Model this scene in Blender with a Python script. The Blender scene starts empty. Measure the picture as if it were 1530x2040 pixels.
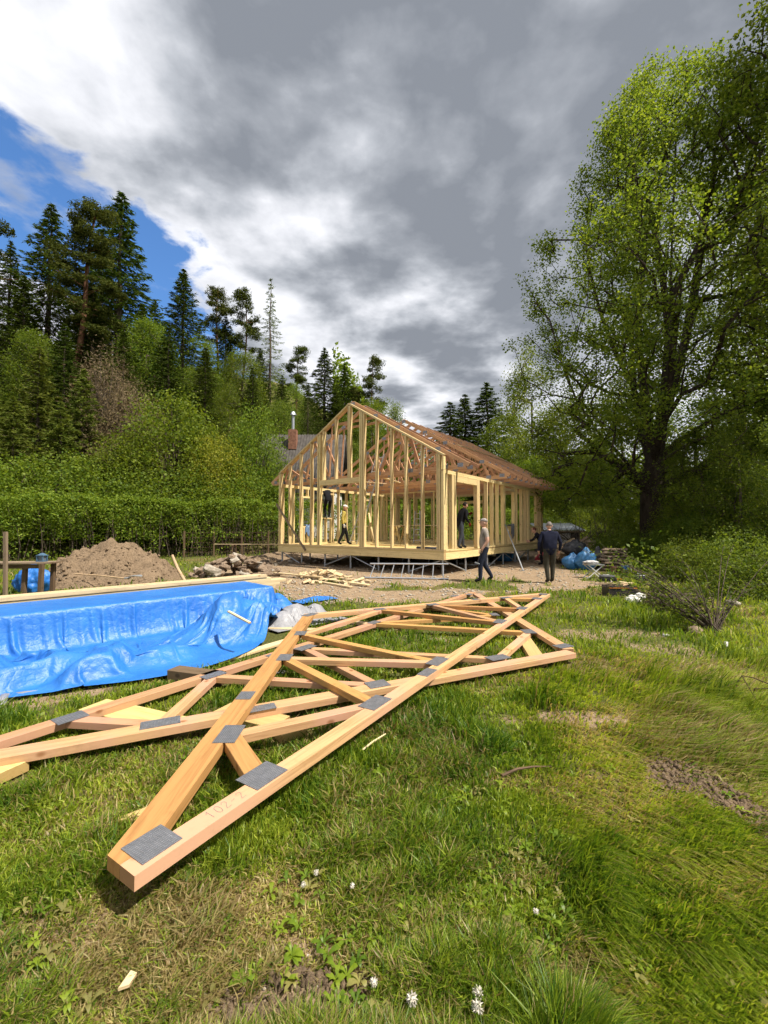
import bpy, math, random
import numpy as np
from mathutils import Vector, Matrix

# ------------------------------------------------------------------ scene, camera, sky, sun, exposure
scn = bpy.context.scene
COL = scn.collection
random.seed(7)
RNG = np.random.default_rng(7)
R = math.radians

FPX, CXP, CYP, CAMH = 853.0, 765.0, 1020.0, 1.55
PITCH = math.atan(30 / FPX)
cam_d = bpy.data.cameras.new('camera')
cam_d.sensor_fit = 'VERTICAL'; cam_d.sensor_height = 36.0; cam_d.lens = 36.0 * FPX / 2040.0
cam_d.clip_start = 0.05; cam_d.clip_end = 2000
cam = bpy.data.objects.new('camera', cam_d); COL.objects.link(cam)
cam.location = (0, 0, CAMH); cam.rotation_euler = (R(90) + PITCH, 0, 0)
scn.camera = cam

SUN_AZ, SUN_EL = R(114), R(57)          # azimuth from +Y towards +X
world = bpy.data.worlds.new('World'); scn.world = world; world.use_nodes = True


def nd(nt, t, ins=None, **props):
    n = nt.nodes.new(t)
    for k, v in props.items():
        setattr(n, k, v)
    for k, v in (ins or {}).items():
        s = n.inputs[k]
        if isinstance(v, bpy.types.NodeSocket):
            nt.links.new(v, s)
        else:
            s.default_value = v
    return n


def mth(nt, op, a, b=None, c=None, clamp=False):
    n = nt.nodes.new('ShaderNodeMath'); n.operation = op; n.use_clamp = clamp
    for i, v in enumerate((a, b, c)):
        if v is None: continue
        if isinstance(v, bpy.types.NodeSocket): nt.links.new(v, n.inputs[i])
        else: n.inputs[i].default_value = v
    return n.outputs[0]


def sstep(nt, v, lo, hi):
    n = nd(nt, 'ShaderNodeMapRange', {0: v, 1: lo, 2: hi, 3: 0.0, 4: 1.0}, interpolation_type='SMOOTHSTEP')
    return n.outputs[0]


def mixc(nt, f, a, b, bt='MIX'):
    n = nt.nodes.new('ShaderNodeMix'); n.data_type = 'RGBA'; n.blend_type = bt
    for i, v in ((0, f), (6, a), (7, b)):
        if isinstance(v, bpy.types.NodeSocket): nt.links.new(v, n.inputs[i])
        else: n.inputs[i].default_value = (*v, 1) if (i and len(v) == 3) else v
    return n.outputs[2]


def build_sky():
    nt = world.node_tree; nt.nodes.clear()
    out = nd(nt, 'ShaderNodeOutputWorld')
    sky = nd(nt, 'ShaderNodeTexSky', sky_type='NISHITA', sun_disc=False, sun_elevation=SUN_EL, sun_rotation=SUN_AZ)
    sky.air_density = 1.0; sky.dust_density = 0.4; sky.ozone_density = 2.5
    tc = nd(nt, 'ShaderNodeTexCoord')
    sx = nd(nt, 'ShaderNodeSeparateXYZ', {0: tc.outputs['Generated']})
    z = mth(nt, 'ADD', mth(nt, 'MAXIMUM', sx.outputs[2], 0.0), 0.08)
    px = mth(nt, 'DIVIDE', sx.outputs[0], z); py = mth(nt, 'DIVIDE', sx.outputs[1], z)
    p = nd(nt, 'ShaderNodeCombineXYZ', {0: px, 1: py, 2: 0.35}).outputs[0]
    n1 = nd(nt, 'ShaderNodeTexNoise', {'Vector': p, 'Scale': 2.6, 'Detail': 8.0, 'Roughness': 0.5, 'Distortion': 0.15}).outputs[0]
    n2 = nd(nt, 'ShaderNodeTexNoise', {'Vector': p, 'Scale': 1.25, 'Detail': 4.0, 'Roughness': 0.5, 'Distortion': 0.3}).outputs[0]
    n3 = nd(nt, 'ShaderNodeTexNoise', {'Vector': p, 'Scale': 7.0, 'Detail': 10.0, 'Roughness': 0.56, 'Distortion': 0.2}).outputs[0]
    d1 = mth(nt, 'SUBTRACT', n1, 0.5); d2 = mth(nt, 'SUBTRACT', n2, 0.5); d3 = mth(nt, 'SUBTRACT', n3, 0.5)
    # a cloud bank whose western edge runs along p.x = -0.7, broken cloud beyond a strip of blue
    e = mth(nt, 'ADD', mth(nt, 'ADD', px, 0.67), mth(nt, 'MULTIPLY', mth(nt, 'MAXIMUM', mth(nt, 'SUBTRACT', 0.98, py), 0.0), 1.6))
    e1 = mth(nt, 'ADD', e, mth(nt, 'MULTIPLY', d1, 0.55)); e1 = mth(nt, 'ADD', e1, mth(nt, 'MULTIPLY', d3, 0.45))
    bank = sstep(nt, e1, -0.03, 0.07)
    w = mth(nt, 'ADD', mth(nt, 'SUBTRACT', -1.1, px), mth(nt, 'ADD', mth(nt, 'MULTIPLY', d1, 0.9), mth(nt, 'MULTIPLY', d3, 0.5)))
    west = sstep(nt, w, -0.02, 0.08)
    wisp = mth(nt, 'MULTIPLY', sstep(nt, mth(nt, 'ADD', d3, d1), 0.02, 0.30), 0.55)
    cov = mth(nt, 'MAXIMUM', mth(nt, 'MAXIMUM', bank, west), wisp)
    # thickness -> grey base of the bank, bright thin edges
    pxa = mth(nt, 'SUBTRACT', mth(nt, 'ABSOLUTE', mth(nt, 'ADD', px, 0.8)), 0.8)
    t = mth(nt, 'ADD', mth(nt, 'MULTIPLY', pxa, 0.75), mth(nt, 'MULTIPLY', d2, 1.9)); t = mth(nt, 'ADD', t, mth(nt, 'MULTIPLY', d1, 2.3))
    thick = mth(nt, 'MULTIPLY', sstep(nt, t, -0.62, 0.50), mth(nt, 'SUBTRACT', 1.0, mth(nt, 'MULTIPLY', sstep(nt, t, 0.35, 1.2), 0.72)))
    low = sstep(nt, mth(nt, 'ADD', sx.outputs[2], mth(nt, 'MULTIPLY', d1, 0.5)), 0.40, 0.12)
    thick = mth(nt, 'MULTIPLY', thick, mth(nt, 'SUBTRACT', 1.0, mth(nt, 'MULTIPLY', low, 0.70)))
    thick = mth(nt, 'ADD', mth(nt, 'ADD', thick, 0.06), mth(nt, 'ADD', mth(nt, 'MULTIPLY', d3, 0.7), mth(nt, 'MULTIPLY', d1, 0.55)), clamp=True)
    rp = nd(nt, 'ShaderNodeValToRGB', {0: thick})
    el = rp.color_ramp.elements
    el[0].position = 0.0; el[0].color = (0.74, 0.74, 0.755, 1)
    el[1].position = 1.0; el[1].color = (0.195, 0.21, 0.235, 1)
    for pos, c in ((0.2, (0.60, 0.605, 0.625)), (0.5, (0.40, 0.415, 0.44)), (0.75, (0.275, 0.29, 0.315))):
        x = el.new(pos); x.color = (*c, 1)
    k = nd(nt, 'ShaderNodeVectorMath', {0: rp.outputs[0], 1: (8.9, 9.0, 9.25)}, operation='MULTIPLY').outputs[0]
    blue = nd(nt, 'ShaderNodeVectorMath', {0: sky.outputs[0], 1: (0.72, 1.05, 1.35)}, operation='MULTIPLY').outputs[0]
    c = mixc(nt, cov, blue, k)
    bg = nd(nt, 'ShaderNodeBackground', {0: c, 1: 0.1})
    nt.links.new(bg.outputs[0], out.inputs[0])


build_sky()
sun_d = bpy.data.lights.new('sun', 'SUN'); sun_d.energy = 5.0; sun_d.angle = R(0.55); sun_d.color = (1.0, 0.93, 0.82)
sun = bpy.data.objects.new('sun', sun_d); COL.objects.link(sun)
TOSUN = Vector((math.sin(SUN_AZ) * math.cos(SUN_EL), math.cos(SUN_AZ) * math.cos(SUN_EL), math.sin(SUN_EL)))
sun.rotation_euler = TOSUN.to_track_quat('Z', 'Y').to_euler(); sun.location = TOSUN * 60
vs = scn.view_settings
vs.view_transform = 'Standard'; vs.look = 'None'; vs.gamma = 1.0; vs.exposure = 0.7
vs.use_curve_mapping = False
scn.cycles.use_denoising = True; scn.cycles.use_adaptive_sampling = True; scn.cycles.adaptive_threshold = 0.03; scn.cycles.adaptive_min_samples = 24
scn.cycles.max_bounces = 5; scn.cycles.diffuse_bounces = 2; scn.cycles.glossy_bounces = 2
scn.cycles.transmission_bounces = 4; scn.cycles.transparent_max_bounces = 8

# ------------------------------------------------------------------ helpers
WM = {}


def at(x, y, z=0.0):
    """ground point (or point at height z) seen at a pixel of the 1530x2040 photograph"""
    a = (x - CXP) / FPX; b = (CYP - y) / FPX
    dy = math.cos(PITCH) - b * math.sin(PITCH); dz = math.sin(PITCH) + b * math.cos(PITCH)
    t = (z - CAMH) / dz
    return Vector((a * t, dy * t, z))


def put(o, parent=None, M=None):
    COL.objects.link(o)
    M = M or Matrix.Identity(4)
    if parent is not None:
        o.parent = parent
        o.matrix_basis = WM[parent.name].inverted() @ M
    else:
        o.matrix_basis = M
    WM[o.name] = M.copy()
    return o


def tag(o, label, cat, group=None):
    o['label'] = label; o['category'] = cat
    if group: o['group'] = group
    return o


def thing(name, label, cat, loc=(0, 0, 0), rz=0.0, group=None):
    o = bpy.data.objects.new(name, None); o.empty_display_size = 0.1
    put(o, None, Matrix.Translation(Vector(loc)) @ Matrix.Rotation(rz, 4, 'Z'))
    return tag(o, label, cat, group)


def obj(name, me, mat=None, parent=None, M=None):
    if mat is not None and not me.materials: me.materials.append(mat)
    return put(bpy.data.objects.new(name, me), parent, M)


def np_mesh(name, V, F, smooth=False, attrs=None, mats=None):
    """V (n,3); F list of index arrays (k,3) and/or (k,4)"""
    me = bpy.data.meshes.new(name)
    V = np.asarray(V, np.float32)
    if not isinstance(F, (list, tuple)): F = [F]
    F = [np.asarray(f, np.int32) for f in F if len(f)]
    me.vertices.add(len(V)); me.vertices.foreach_set('co', V.ravel())
    idx = np.concatenate([f.ravel() for f in F]); tot = np.concatenate([np.full(len(f), f.shape[1], np.int32) for f in F])
    me.loops.add(len(idx)); me.loops.foreach_set('vertex_index', idx)
    st = np.concatenate([[0], np.cumsum(tot)[:-1]]).astype(np.int32)
    me.polygons.add(len(tot)); me.polygons.foreach_set('loop_start', st)
    me.polygons.foreach_set('loop_total', tot)
    if smooth: me.polygons.foreach_set('use_smooth', np.ones(len(tot), bool))
    if mats is not None: me.polygons.foreach_set('material_index', np.asarray(mats, np.int32))
    for k, v in (attrs or {}).items():
        a = me.attributes.new(k, 'FLOAT', 'POINT'); a.data.foreach_set('value', np.asarray(v, np.float32))
    me.update(calc_edges=True)
    return me


class MB:
    def __init__(s): s.v = []; s.f = []; s.m = []

    def add(s, vs, fs, mi=0):
        n = len(s.v); s.v += [tuple(v) for v in vs]
        s.f += [tuple(i + n for i in f) for f in fs]; s.m += [mi] * len(fs)

    def box(s, c, size, M=None, mi=0, bev=0.0):
        x, y, z = (a / 2 for a in size); c = Vector(c)
        if bev <= 0:
            P = [Vector((i * x, j * y, k * z)) for k in (-1, 1) for i, j in ((-1, -1), (1, -1), (1, 1), (-1, 1))]
            F = [(3, 2, 1, 0), (4, 5, 6, 7), (0, 1, 5, 4), (1, 2, 6, 5), (2, 3, 7, 6), (3, 0, 4, 7)]
        else:
            b = min(bev, x * .9, y * .9, z * .9); P = []; F = []; ix = {}
            for i in (-1, 1):
                for j in (-1, 1):
                    for k in (-1, 1):
                        for ax in range(3):
                            q = [i * (x - b), j * (y - b), k * (z - b)]; q[ax] = (i, j, k)[ax] * (x, y, z)[ax]
                            ix[(i, j, k, ax)] = len(P); P.append(Vector(q))
            for sg in (-1, 1):
                for ax in range(3):
                    o1, o2 = [a for a in range(3) if a != ax]; q = []
                    for a, b2 in ((-1, -1), (1, -1), (1, 1), (-1, 1)):
                        t = [0, 0, 0]; t[ax] = sg; t[o1] = a; t[o2] = b2; q.append(ix[(*t, ax)])
                    if (sg > 0) == (ax == 1): q.reverse()
                    F.append(tuple(q))
            for ax in range(3):
                o1, o2 = [a for a in range(3) if a != ax]
                for a in (-1, 1):
                    for b2 in (-1, 1):
                        t0 = [0, 0, 0]; t1 = [0, 0, 0]; t0[o1] = t1[o1] = a; t0[o2] = t1[o2] = b2; t0[ax] = -1; t1[ax] = 1
                        q = [ix[(*t0, o1)], ix[(*t1, o1)], ix[(*t1, o2)], ix[(*t0, o2)]]
                        nrm = (P[q[1]] - P[q[0]]).cross(P[q[2]] - P[q[1]]); ctr = sum((P[i] for i in q), Vector())
                        if nrm.dot(ctr) < 0: q.reverse()
                        F.append(tuple(q))
            for i in (-1, 1):
                for j in (-1, 1):
                    for k in (-1, 1):
                        q = [ix[(i, j, k, 0)], ix[(i, j, k, 1)], ix[(i, j, k, 2)]]
                        nrm = (P[q[1]] - P[q[0]]).cross(P[q[2]] - P[q[1]])
                        if nrm.dot(Vector((i, j, k))) < 0: q.reverse()
                        F.append(tuple(q))
        if M is not None: P = [M @ p for p in P]
        s.add([p + c for p in P], F, mi)

    def bar(s, a, b, w, h, mi=0, up=(0, 0, 1)):
        a = Vector(a); b = Vector(b); M, L = frame(a, b, up)
        s.box((0, 0, 0), (L, w, h), M, mi)

    def prism(s, poly, z0, z1, M=None, mi=0):
        n = len(poly); P = [Vector((x, y, z0)) for x, y in poly] + [Vector((x, y, z1)) for x, y in poly]
        ar = sum(poly[i][0] * poly[(i + 1) % n][1] - poly[(i + 1) % n][0] * poly[i][1] for i in range(n))
        F = [tuple(range(n - 1, -1, -1)), tuple(range(n, 2 * n))] + [(i, (i + 1) % n, n + (i + 1) % n, n + i) for i in range(n)]
        if ar < 0: F = [tuple(reversed(f)) for f in F]
        if M is not None: P = [M @ p for p in P]
        s.add(P, F, mi)

    def tube(s, pts, rad, n=8, mi=0, cap=True):
        pts = [Vector(p) for p in pts]; rad = rad if hasattr(rad, '__len__') else [rad] * len(pts)
        P = []; prev = None
        for i, p in enumerate(pts):
            d = (pts[min(i + 1, len(pts) - 1)] - pts[max(i - 1, 0)]).normalized()
            if prev is None:
                prev = d.orthogonal().normalized()
            x = (prev - d * prev.dot(d))
            x = x.normalized() if x.length > 1e-6 else d.orthogonal().normalized()
            prev = x; y = d.cross(x)
            P += [p + (x * math.cos(2 * math.pi * k / n) + y * math.sin(2 * math.pi * k / n)) * rad[i] for k in range(n)]
        F = [(i * n + k, i * n + (k + 1) % n, (i + 1) * n + (k + 1) % n, (i + 1) * n + k) for i in range(len(pts) - 1) for k in range(n)]
        if cap: F += [tuple(range(n - 1, -1, -1)), tuple(range((len(pts) - 1) * n, len(pts) * n))]
        s.add(P, F, mi)

    def blob(s, c, size, seg=10, ring=7, jit=0.0, M=None, mi=0, seed=None, flat=None):
        rr = random.Random(seed); c = Vector(c); P = [Vector((0, 0, -1))]
        for i in range(1, ring):
            th = math.pi * i / ring
            for k in range(seg):
                ph = 2 * math.pi * k / seg
                P.append(Vector((math.sin(th) * math.cos(ph), math.sin(th) * math.sin(ph), -math.cos(th))))
        P.append(Vector((0, 0, 1)))
        Q = []
        for p in P:
            q = p * (1 + rr.uniform(-jit, jit)); q = Vector((q.x * size[0], q.y * size[1], q.z * size[2]))
            if flat is not None: q.z = max(q.z, flat)
            Q.append((M @ q if M is not None else q) + c)
        F = [(0, 1 + (k + 1) % seg, 1 + k) for k in range(seg)]
        for i in range(ring - 2):
            for k in range(seg):
                a = 1 + i * seg
                F.append((a + k, a + (k + 1) % seg, a + seg + (k + 1) % seg, a + seg + k))
        a = 1 + (ring - 2) * seg; F += [(a + k, a + (k + 1) % seg, len(P) - 1) for k in range(seg)]
        s.add(Q, F, mi)

    def mesh(s, name, smooth=False, mats=None):
        me = bpy.data.meshes.new(name); me.from_pydata(s.v, [], s.f); me.update()
        if mats:
            for m in mats: me.materials.append(m)
            me.polygons.foreach_set('material_index', s.m)
        if smooth: me.polygons.foreach_set('use_smooth', [True] * len(me.polygons))
        return me

    def build(s, name, mat=None, parent=None, M=None, smooth=False, mats=None):
        """vertices are in world space when M is None; origin is moved to the centre of the base"""
        me = s.mesh(name, smooth, mats)
        if M is None:
            a = np.array(s.v); c = (a.min(0) + a.max(0)) / 2; c[2] = a[:, 2].min()
            me.transform(Matrix.Translation(-Vector(c))); M = Matrix.Translation(Vector(c))
        return obj(name, me, mat, parent, M)


def frame(a, b, up=(0, 0, 1)):
    d = b - a; L = d.length; x = d / L; up = Vector(up)
    if abs(x.dot(up)) > 0.98: up = Vector((0, 1, 0)) if abs(x.y) < .9 else Vector((1, 0, 0))
    y = up.cross(x).normalized(); z = x.cross(y)
    M = Matrix(((x.x, y.x, z.x), (x.y, y.y, z.y), (x.z, y.z, z.z))).to_4x4()
    M.translation = (a + b) / 2
    return M, L


BEAMS = {}


def beam(name, a, b, w, h, mat, parent=None, up=(0, 0, 1), bev=0.0):
    """timber from a to b: w across, h along up; grain runs along the local x axis"""
    M, L = frame(Vector(a), Vector(b), up)
    k = (round(L, 2), w, h, bev, mat.name)
    if k not in BEAMS:
        m = MB(); m.box((0, 0, 0), (L, w, h), bev=bev); BEAMS[k] = m.mesh(name); BEAMS[k].materials.append(mat)
    return put(bpy.data.objects.new(name, BEAMS[k]), parent, M)


# lattice noise for shaping in python
_T = np.random.default_rng(3).random((256, 256))


def vn(x, y, s=1.0, seed=0):
    x = np.asarray(x, float) * s + seed * 17.31; y = np.asarray(y, float) * s + seed * 9.77
    xi = np.floor(x).astype(int); yi = np.floor(y).astype(int); fx = x - xi; fy = y - yi
    fx = fx * fx * (3 - 2 * fx); fy = fy * fy * (3 - 2 * fy)
    g = lambda i, j: _T[(xi + i) & 255, (yi + j) & 255]
    return (g(0, 0) * (1 - fx) + g(1, 0) * fx) * (1 - fy) + (g(0, 1) * (1 - fx) + g(1, 1) * fx) * fy


def fbm(x, y, s=1.0, seed=0, oct=4):
    r = 0; a = 0.5; t = 0
    for o in range(oct):
        r = r + a * vn(x, y, s * 2 ** o, seed + o); t += a; a *= 0.5
    return r / t


def sm(v, lo, hi):
    t = np.clip((np.asarray(v, float) - lo) / (hi - lo), 0, 1); return t * t * (3 - 2 * t)


def in_poly(x, y, poly):
    x = np.asarray(x, float); y = np.asarray(y, float); r = np.zeros(x.shape, bool); n = len(poly)
    for i in range(n):
        x0, y0 = poly[i]; x1, y1 = poly[(i + 1) % n]
        c = ((y0 > y) != (y1 > y)) & (x < (x1 - x0) * (y - y0) / ((y1 - y0) or 1e-9) + x0)
        r ^= c
    return r


def poly_dist(x, y, poly):
    """signed distance, positive inside"""
    d = np.full(np.shape(x), 1e9)
    for i in range(len(poly)):
        d = np.minimum(d, seg_dist(x, y, poly[i], poly[(i + 1) % len(poly)]))
    return np.where(in_poly(x, y, poly), d, -d)


def seg_dist(x, y, a, b):
    ax, ay = a[0], a[1]; bx, by = b[0] - ax, b[1] - ay
    t = np.clip(((x - ax) * bx + (y - ay) * by) / (bx * bx + by * by), 0, 1)
    return np.hypot(x - ax - t * bx, y - ay - t * by)


# ------------------------------------------------------------------ materials
def new_mat(name, rough=0.8, spec=0.3):
    m = bpy.data.materials.new(name); m.use_nodes = True; nt = m.node_tree
    b = nt.nodes['Principled BSDF']; b.inputs['Roughness'].default_value = rough
    b.inputs['Specular IOR Level'].default_value = spec
    return m, nt, b


def ramp(nt, fac, stops):
    r = nd(nt, 'ShaderNodeValToRGB', {0: fac}); e = r.color_ramp.elements
    e[0].position, e[0].color = stops[0][0], (*stops[0][1], 1); e[1].position, e[1].color = stops[-1][0], (*stops[-1][1], 1)
    for p, c in stops[1:-1]:
        q = e.new(p); q.color = (*c, 1)
    return r.outputs[0]


def bump(nt, b, h, strength=0.3, dist=0.01):
    n = nd(nt, 'ShaderNodeBump', {'Height': h, 'Strength': strength, 'Distance': dist})
    nt.links.new(n.outputs[0], b.inputs['Normal'])


def mat_plain(name, c, rough=0.8, spec=0.3, var=0.25, scale=6.0, metal=0.0, bmp=0.0):
    m, nt, b = new_mat(name, rough, spec)
    tc = nd(nt, 'ShaderNodeTexCoord')
    n = nd(nt, 'ShaderNodeTexNoise', {'Vector': tc.outputs['Object'], 'Scale': scale, 'Detail': 6.0, 'Roughness': .6}).outputs[0]
    lo = tuple(x * (1 - var) for x in c); hi = tuple(min(1, x * (1 + var)) for x in c)
    nt.links.new(ramp(nt, n, [(.3, lo), (.7, hi)]), b.inputs['Base Color'])
    b.inputs['Metallic'].default_value = metal
    if bmp: bump(nt, b, n, bmp, 0.02)
    return m


def mat_wood(name, c, dark, grain=1.0, rough=0.62, knots=True, var=.14, pink=None):
    m, nt, b = new_mat(name, rough, 0.25)
    tc = nd(nt, 'ShaderNodeTexCoord'); oi = nd(nt, 'ShaderNodeObjectInfo')
    off = nd(nt, 'ShaderNodeVectorMath', {0: tc.outputs['Object'], 1: nd(nt, 'ShaderNodeCombineXYZ', {
        0: mth(nt, 'MULTIPLY', oi.outputs['Random'], 37.0), 1: mth(nt, 'MULTIPLY', oi.outputs['Random'], 11.0), 2: 0.0}).outputs[0]}, operation='ADD').outputs[0]
    mp = nd(nt, 'ShaderNodeMapping', {'Vector': off, 'Scale': (0.5, 11.0, 11.0)}).outputs[0]
    n = nd(nt, 'ShaderNodeTexNoise', {'Vector': mp, 'Scale': 2.6, 'Detail': 7.0, 'Roughness': .62, 'Distortion': 1.1}).outputs[0]
    mp2 = nd(nt, 'ShaderNodeMapping', {'Vector': off, 'Scale': (6.0, 9.0, 9.0)}).outputs[0]
    v = nd(nt, 'ShaderNodeTexVoronoi', {'Vector': mp2, 'Scale': 1.0, 'Randomness': 1.0})
    col = ramp(nt, n, [(.30, tuple(a * .42 + d * .58 for a, d in zip(c, dark))), (.50, c), (.78, tuple(min(1, a * 1.16) for a in c))])
    if pink:
        n4 = nd(nt, 'ShaderNodeTexNoise', {'Vector': off, 'Scale': 1.3, 'Detail': 2.0}).outputs[0]
        col = mixc(nt, sstep(nt, n4, .42, .66), col, pink)
    if knots:
        vc = nd(nt, 'ShaderNodeSeparateColor', {0: v.outputs['Color']}).outputs[0]
        kn = mth(nt, 'MULTIPLY', sstep(nt, v.outputs['Distance'], .26, .10), sstep(nt, vc, .66, .70))
        col = mixc(nt, mth(nt, 'MULTIPLY', kn, .8), col, dark)
        n5 = nd(nt, 'ShaderNodeTexNoise', {'Vector': off, 'Scale': 4.5, 'Detail': 6.0, 'Roughness': .7}).outputs[0]
        col = mixc(nt, mth(nt, 'MULTIPLY', sstep(nt, n5, .54, .72), .30), col, tuple(x * .45 for x in c))
    ge = nd(nt, 'ShaderNodeSeparateXYZ', {0: tc.outputs['Normal']})
    endg = sstep(nt, mth(nt, 'ABSOLUTE', ge.outputs[0]), .8, .95)
    col = mixc(nt, mth(nt, 'MULTIPLY', endg, .7), col, tuple(x * y for x, y in zip(c, (.55, .45, .40))))
    hs = nd(nt, 'ShaderNodeHueSaturation', {'Color': col, 'Value': mth(nt, 'ADD', 1.0 - var, mth(nt, 'MULTIPLY', oi.outputs['Random'], 2 * var)),
                                             'Hue': mth(nt, 'ADD', .495, mth(nt, 'MULTIPLY', oi.outputs['Random'], .012))})
    nt.links.new(hs.outputs[0], b.inputs['Base Color'])
    bump(nt, b, n, .25 * grain, 0.002)
    return m


def mat_leaf(name, c1, c2, trans=0.45, rough=0.55, hue_obj=0.02, spec=.2):
    m = bpy.data.materials.new(name); m.use_nodes = True; nt = m.node_tree; nt.nodes.clear()
    out = nd(nt, 'ShaderNodeOutputMaterial'); g = nd(nt, 'ShaderNodeNewGeometry'); oi = nd(nt, 'ShaderNodeObjectInfo')
    col = ramp(nt, g.outputs['Random Per Island'], [(0., c1), (1., c2)])
    hs = nd(nt, 'ShaderNodeHueSaturation', {'Color': col, 'Hue': mth(nt, 'ADD', .5 - hue_obj / 2, mth(nt, 'MULTIPLY', oi.outputs['Random'], hue_obj)),
                                             'Value': mth(nt, 'ADD', .85, mth(nt, 'MULTIPLY', oi.outputs['Random'], .3))}).outputs[0]
    d = nd(nt, 'ShaderNodeBsdfPrincipled', {'Base Color': hs, 'Roughness': rough, 'Specular IOR Level': spec})
    tcol = mixc(nt, 1.0, hs, (1.25, 1.2, .55), 'MULTIPLY')
    t = nd(nt, 'ShaderNodeBsdfTranslucent', {'Color': tcol})
    mx = nd(nt, 'ShaderNodeMixShader', {0: trans, 1: d.outputs[0], 2: t.outputs[0]})
    nt.links.new(mx.outputs[0], out.inputs[0])
    return m


def mat_grass():
    m = bpy.data.materials.new('grass_blades'); m.use_nodes = True; nt = m.node_tree; nt.nodes.clear()
    out = nd(nt, 'ShaderNodeOutputMaterial')
    ti = nd(nt, 'ShaderNodeAttribute', attribute_name='tint'); dr = nd(nt, 'ShaderNodeAttribute', attribute_name='dry')
    g = ramp(nt, ti.outputs['Fac'], [(0., (.065, .145, .012)), (.45, (.205, .29, .02)), (1., (.41, .47, .055))])
    dcol = ramp(nt, ti.outputs['Fac'], [(0., (.26, .175, .08)), (1., (.56, .43, .21))])
    col = mixc(nt, dr.outputs['Fac'], g, dcol)
    d = nd(nt, 'ShaderNodeBsdfPrincipled', {'Base Color': col, 'Roughness': .45, 'Specular IOR Level': .35})
    t = nd(nt, 'ShaderNodeBsdfTranslucent', {'Color': mixc(nt, 1.0, col, (1.2, 1.15, .6), 'MULTIPLY')})
    mx = nd(nt, 'ShaderNodeMixShader', {0: .48, 1: d.outputs[0], 2: t.outputs[0]})
    nt.links.new(mx.outputs[0], out.inputs[0])
    return m


def mat_ground():
    m, nt, b = new_mat('ground_soil_and_turf', .95, .1)
    tc = nd(nt, 'ShaderNodeTexCoord'); P = tc.outputs['Object']
    so = nd(nt, 'ShaderNodeAttribute', attribute_name='soil').outputs['Fac']; dr = nd(nt, 'ShaderNodeAttribute', attribute_name='dry').outputs['Fac']
    mud = nd(nt, 'ShaderNodeAttribute', attribute_name='mud').outputs['Fac']
    n = nd(nt, 'ShaderNodeTexNoise', {'Vector': P, 'Scale': 7.0, 'Detail': 9.0, 'Roughness': .68}).outputs[0]
    nf = nd(nt, 'ShaderNodeTexNoise', {'Vector': P, 'Scale': 38.0, 'Detail': 6.0, 'Roughness': .7}).outputs[0]
    nb = nd(nt, 'ShaderNodeTexNoise', {'Vector': P, 'Scale': 1.1, 'Detail': 5.0, 'Roughness': .6}).outputs[0]
    vo = nd(nt, 'ShaderNodeTexVoronoi', {'Vector': P, 'Scale': 26.0}).outputs['Distance']
    turf = ramp(nt, nf, [(.3, (.05, .058, .016)), (.55, (.10, .105, .03)), (.8, (.21, .17, .075))])
    straw = ramp(nt, nf, [(.3, (.10, .065, .03)), (.7, (.30, .21, .10))])
    soil = ramp(nt, mth(nt, 'ADD', mth(nt, 'MULTIPLY', n, .6), mth(nt, 'MULTIPLY', nf, .4)), [(.32, (.145, .098, .058)), (.5, (.285, .205, .13)), (.7, (.44, .34, .235))])
    soil = mixc(nt, mth(nt, 'MULTIPLY', sstep(nt, nb, .45, .65), .45), soil, (.22, .155, .095))
    soil = mixc(nt, mth(nt, 'MULTIPLY', mud, .75), soil, (.085, .055, .035))
    col = mixc(nt, dr, turf, straw)
    f = sstep(nt, mth(nt, 'ADD', so, mth(nt, 'MULTIPLY', mth(nt, 'SUBTRACT', nf, .5), .5)), .35, .6)
    col = mixc(nt, f, col, soil)
    nt.links.new(col, b.inputs['Base Color'])
    h = mth(nt, 'ADD', mth(nt, 'ADD', n, mth(nt, 'MULTIPLY', nf, .5)), mth(nt, 'MULTIPLY', vo, -.25))
    bump(nt, b, h, .8, .05)
    return m


def mat_tarp(name, c, c2):
    m, nt, b = new_mat(name, .36, .5)
    tc = nd(nt, 'ShaderNodeTexCoord'); P = tc.outputs['Object']
    n = nd(nt, 'ShaderNodeTexNoise', {'Vector': P, 'Scale': 3.0, 'Detail': 5.0}).outputs[0]
    cr = nd(nt, 'ShaderNodeTexNoise', {'Vector': P, 'Scale': 16.0, 'Detail': 6.0, 'Roughness': .65, 'Distortion': 1.5}).outputs[0]
    nt.links.new(ramp(nt, n, [(.3, c), (.7, c2)]), b.inputs['Base Color'])
    nt.links.new(mth(nt, 'ADD', .34, mth(nt, 'MULTIPLY', cr, .25)), b.inputs['Roughness'])
    vw = nd(nt, 'ShaderNodeVectorMath', {0: P, 1: nd(nt, 'ShaderNodeVectorMath', {0: nd(nt, 'ShaderNodeTexNoise', {'Vector': P, 'Scale': 5.0}).outputs['Color'], 1: (.12, .12, .12)}, operation='MULTIPLY').outputs[0]}, operation='ADD').outputs[0]
    v1 = nd(nt, 'ShaderNodeTexVoronoi', {'Vector': vw, 'Scale': 6.5}, feature='DISTANCE_TO_EDGE').outputs[0]; v2 = nd(nt, 'ShaderNodeTexVoronoi', {'Vector': vw, 'Scale': 17.0}, feature='DISTANCE_TO_EDGE').outputs[0]
    cre = mth(nt, 'ADD', mth(nt, 'MULTIPLY', mth(nt, 'MINIMUM', v1, .3), 2.2), mth(nt, 'MULTIPLY', mth(nt, 'MINIMUM', v2, .25), .8))
    bump(nt, b, mth(nt, 'ADD', mth(nt, 'MULTIPLY', cr, .7), cre), .27, .03)
    return m


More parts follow.
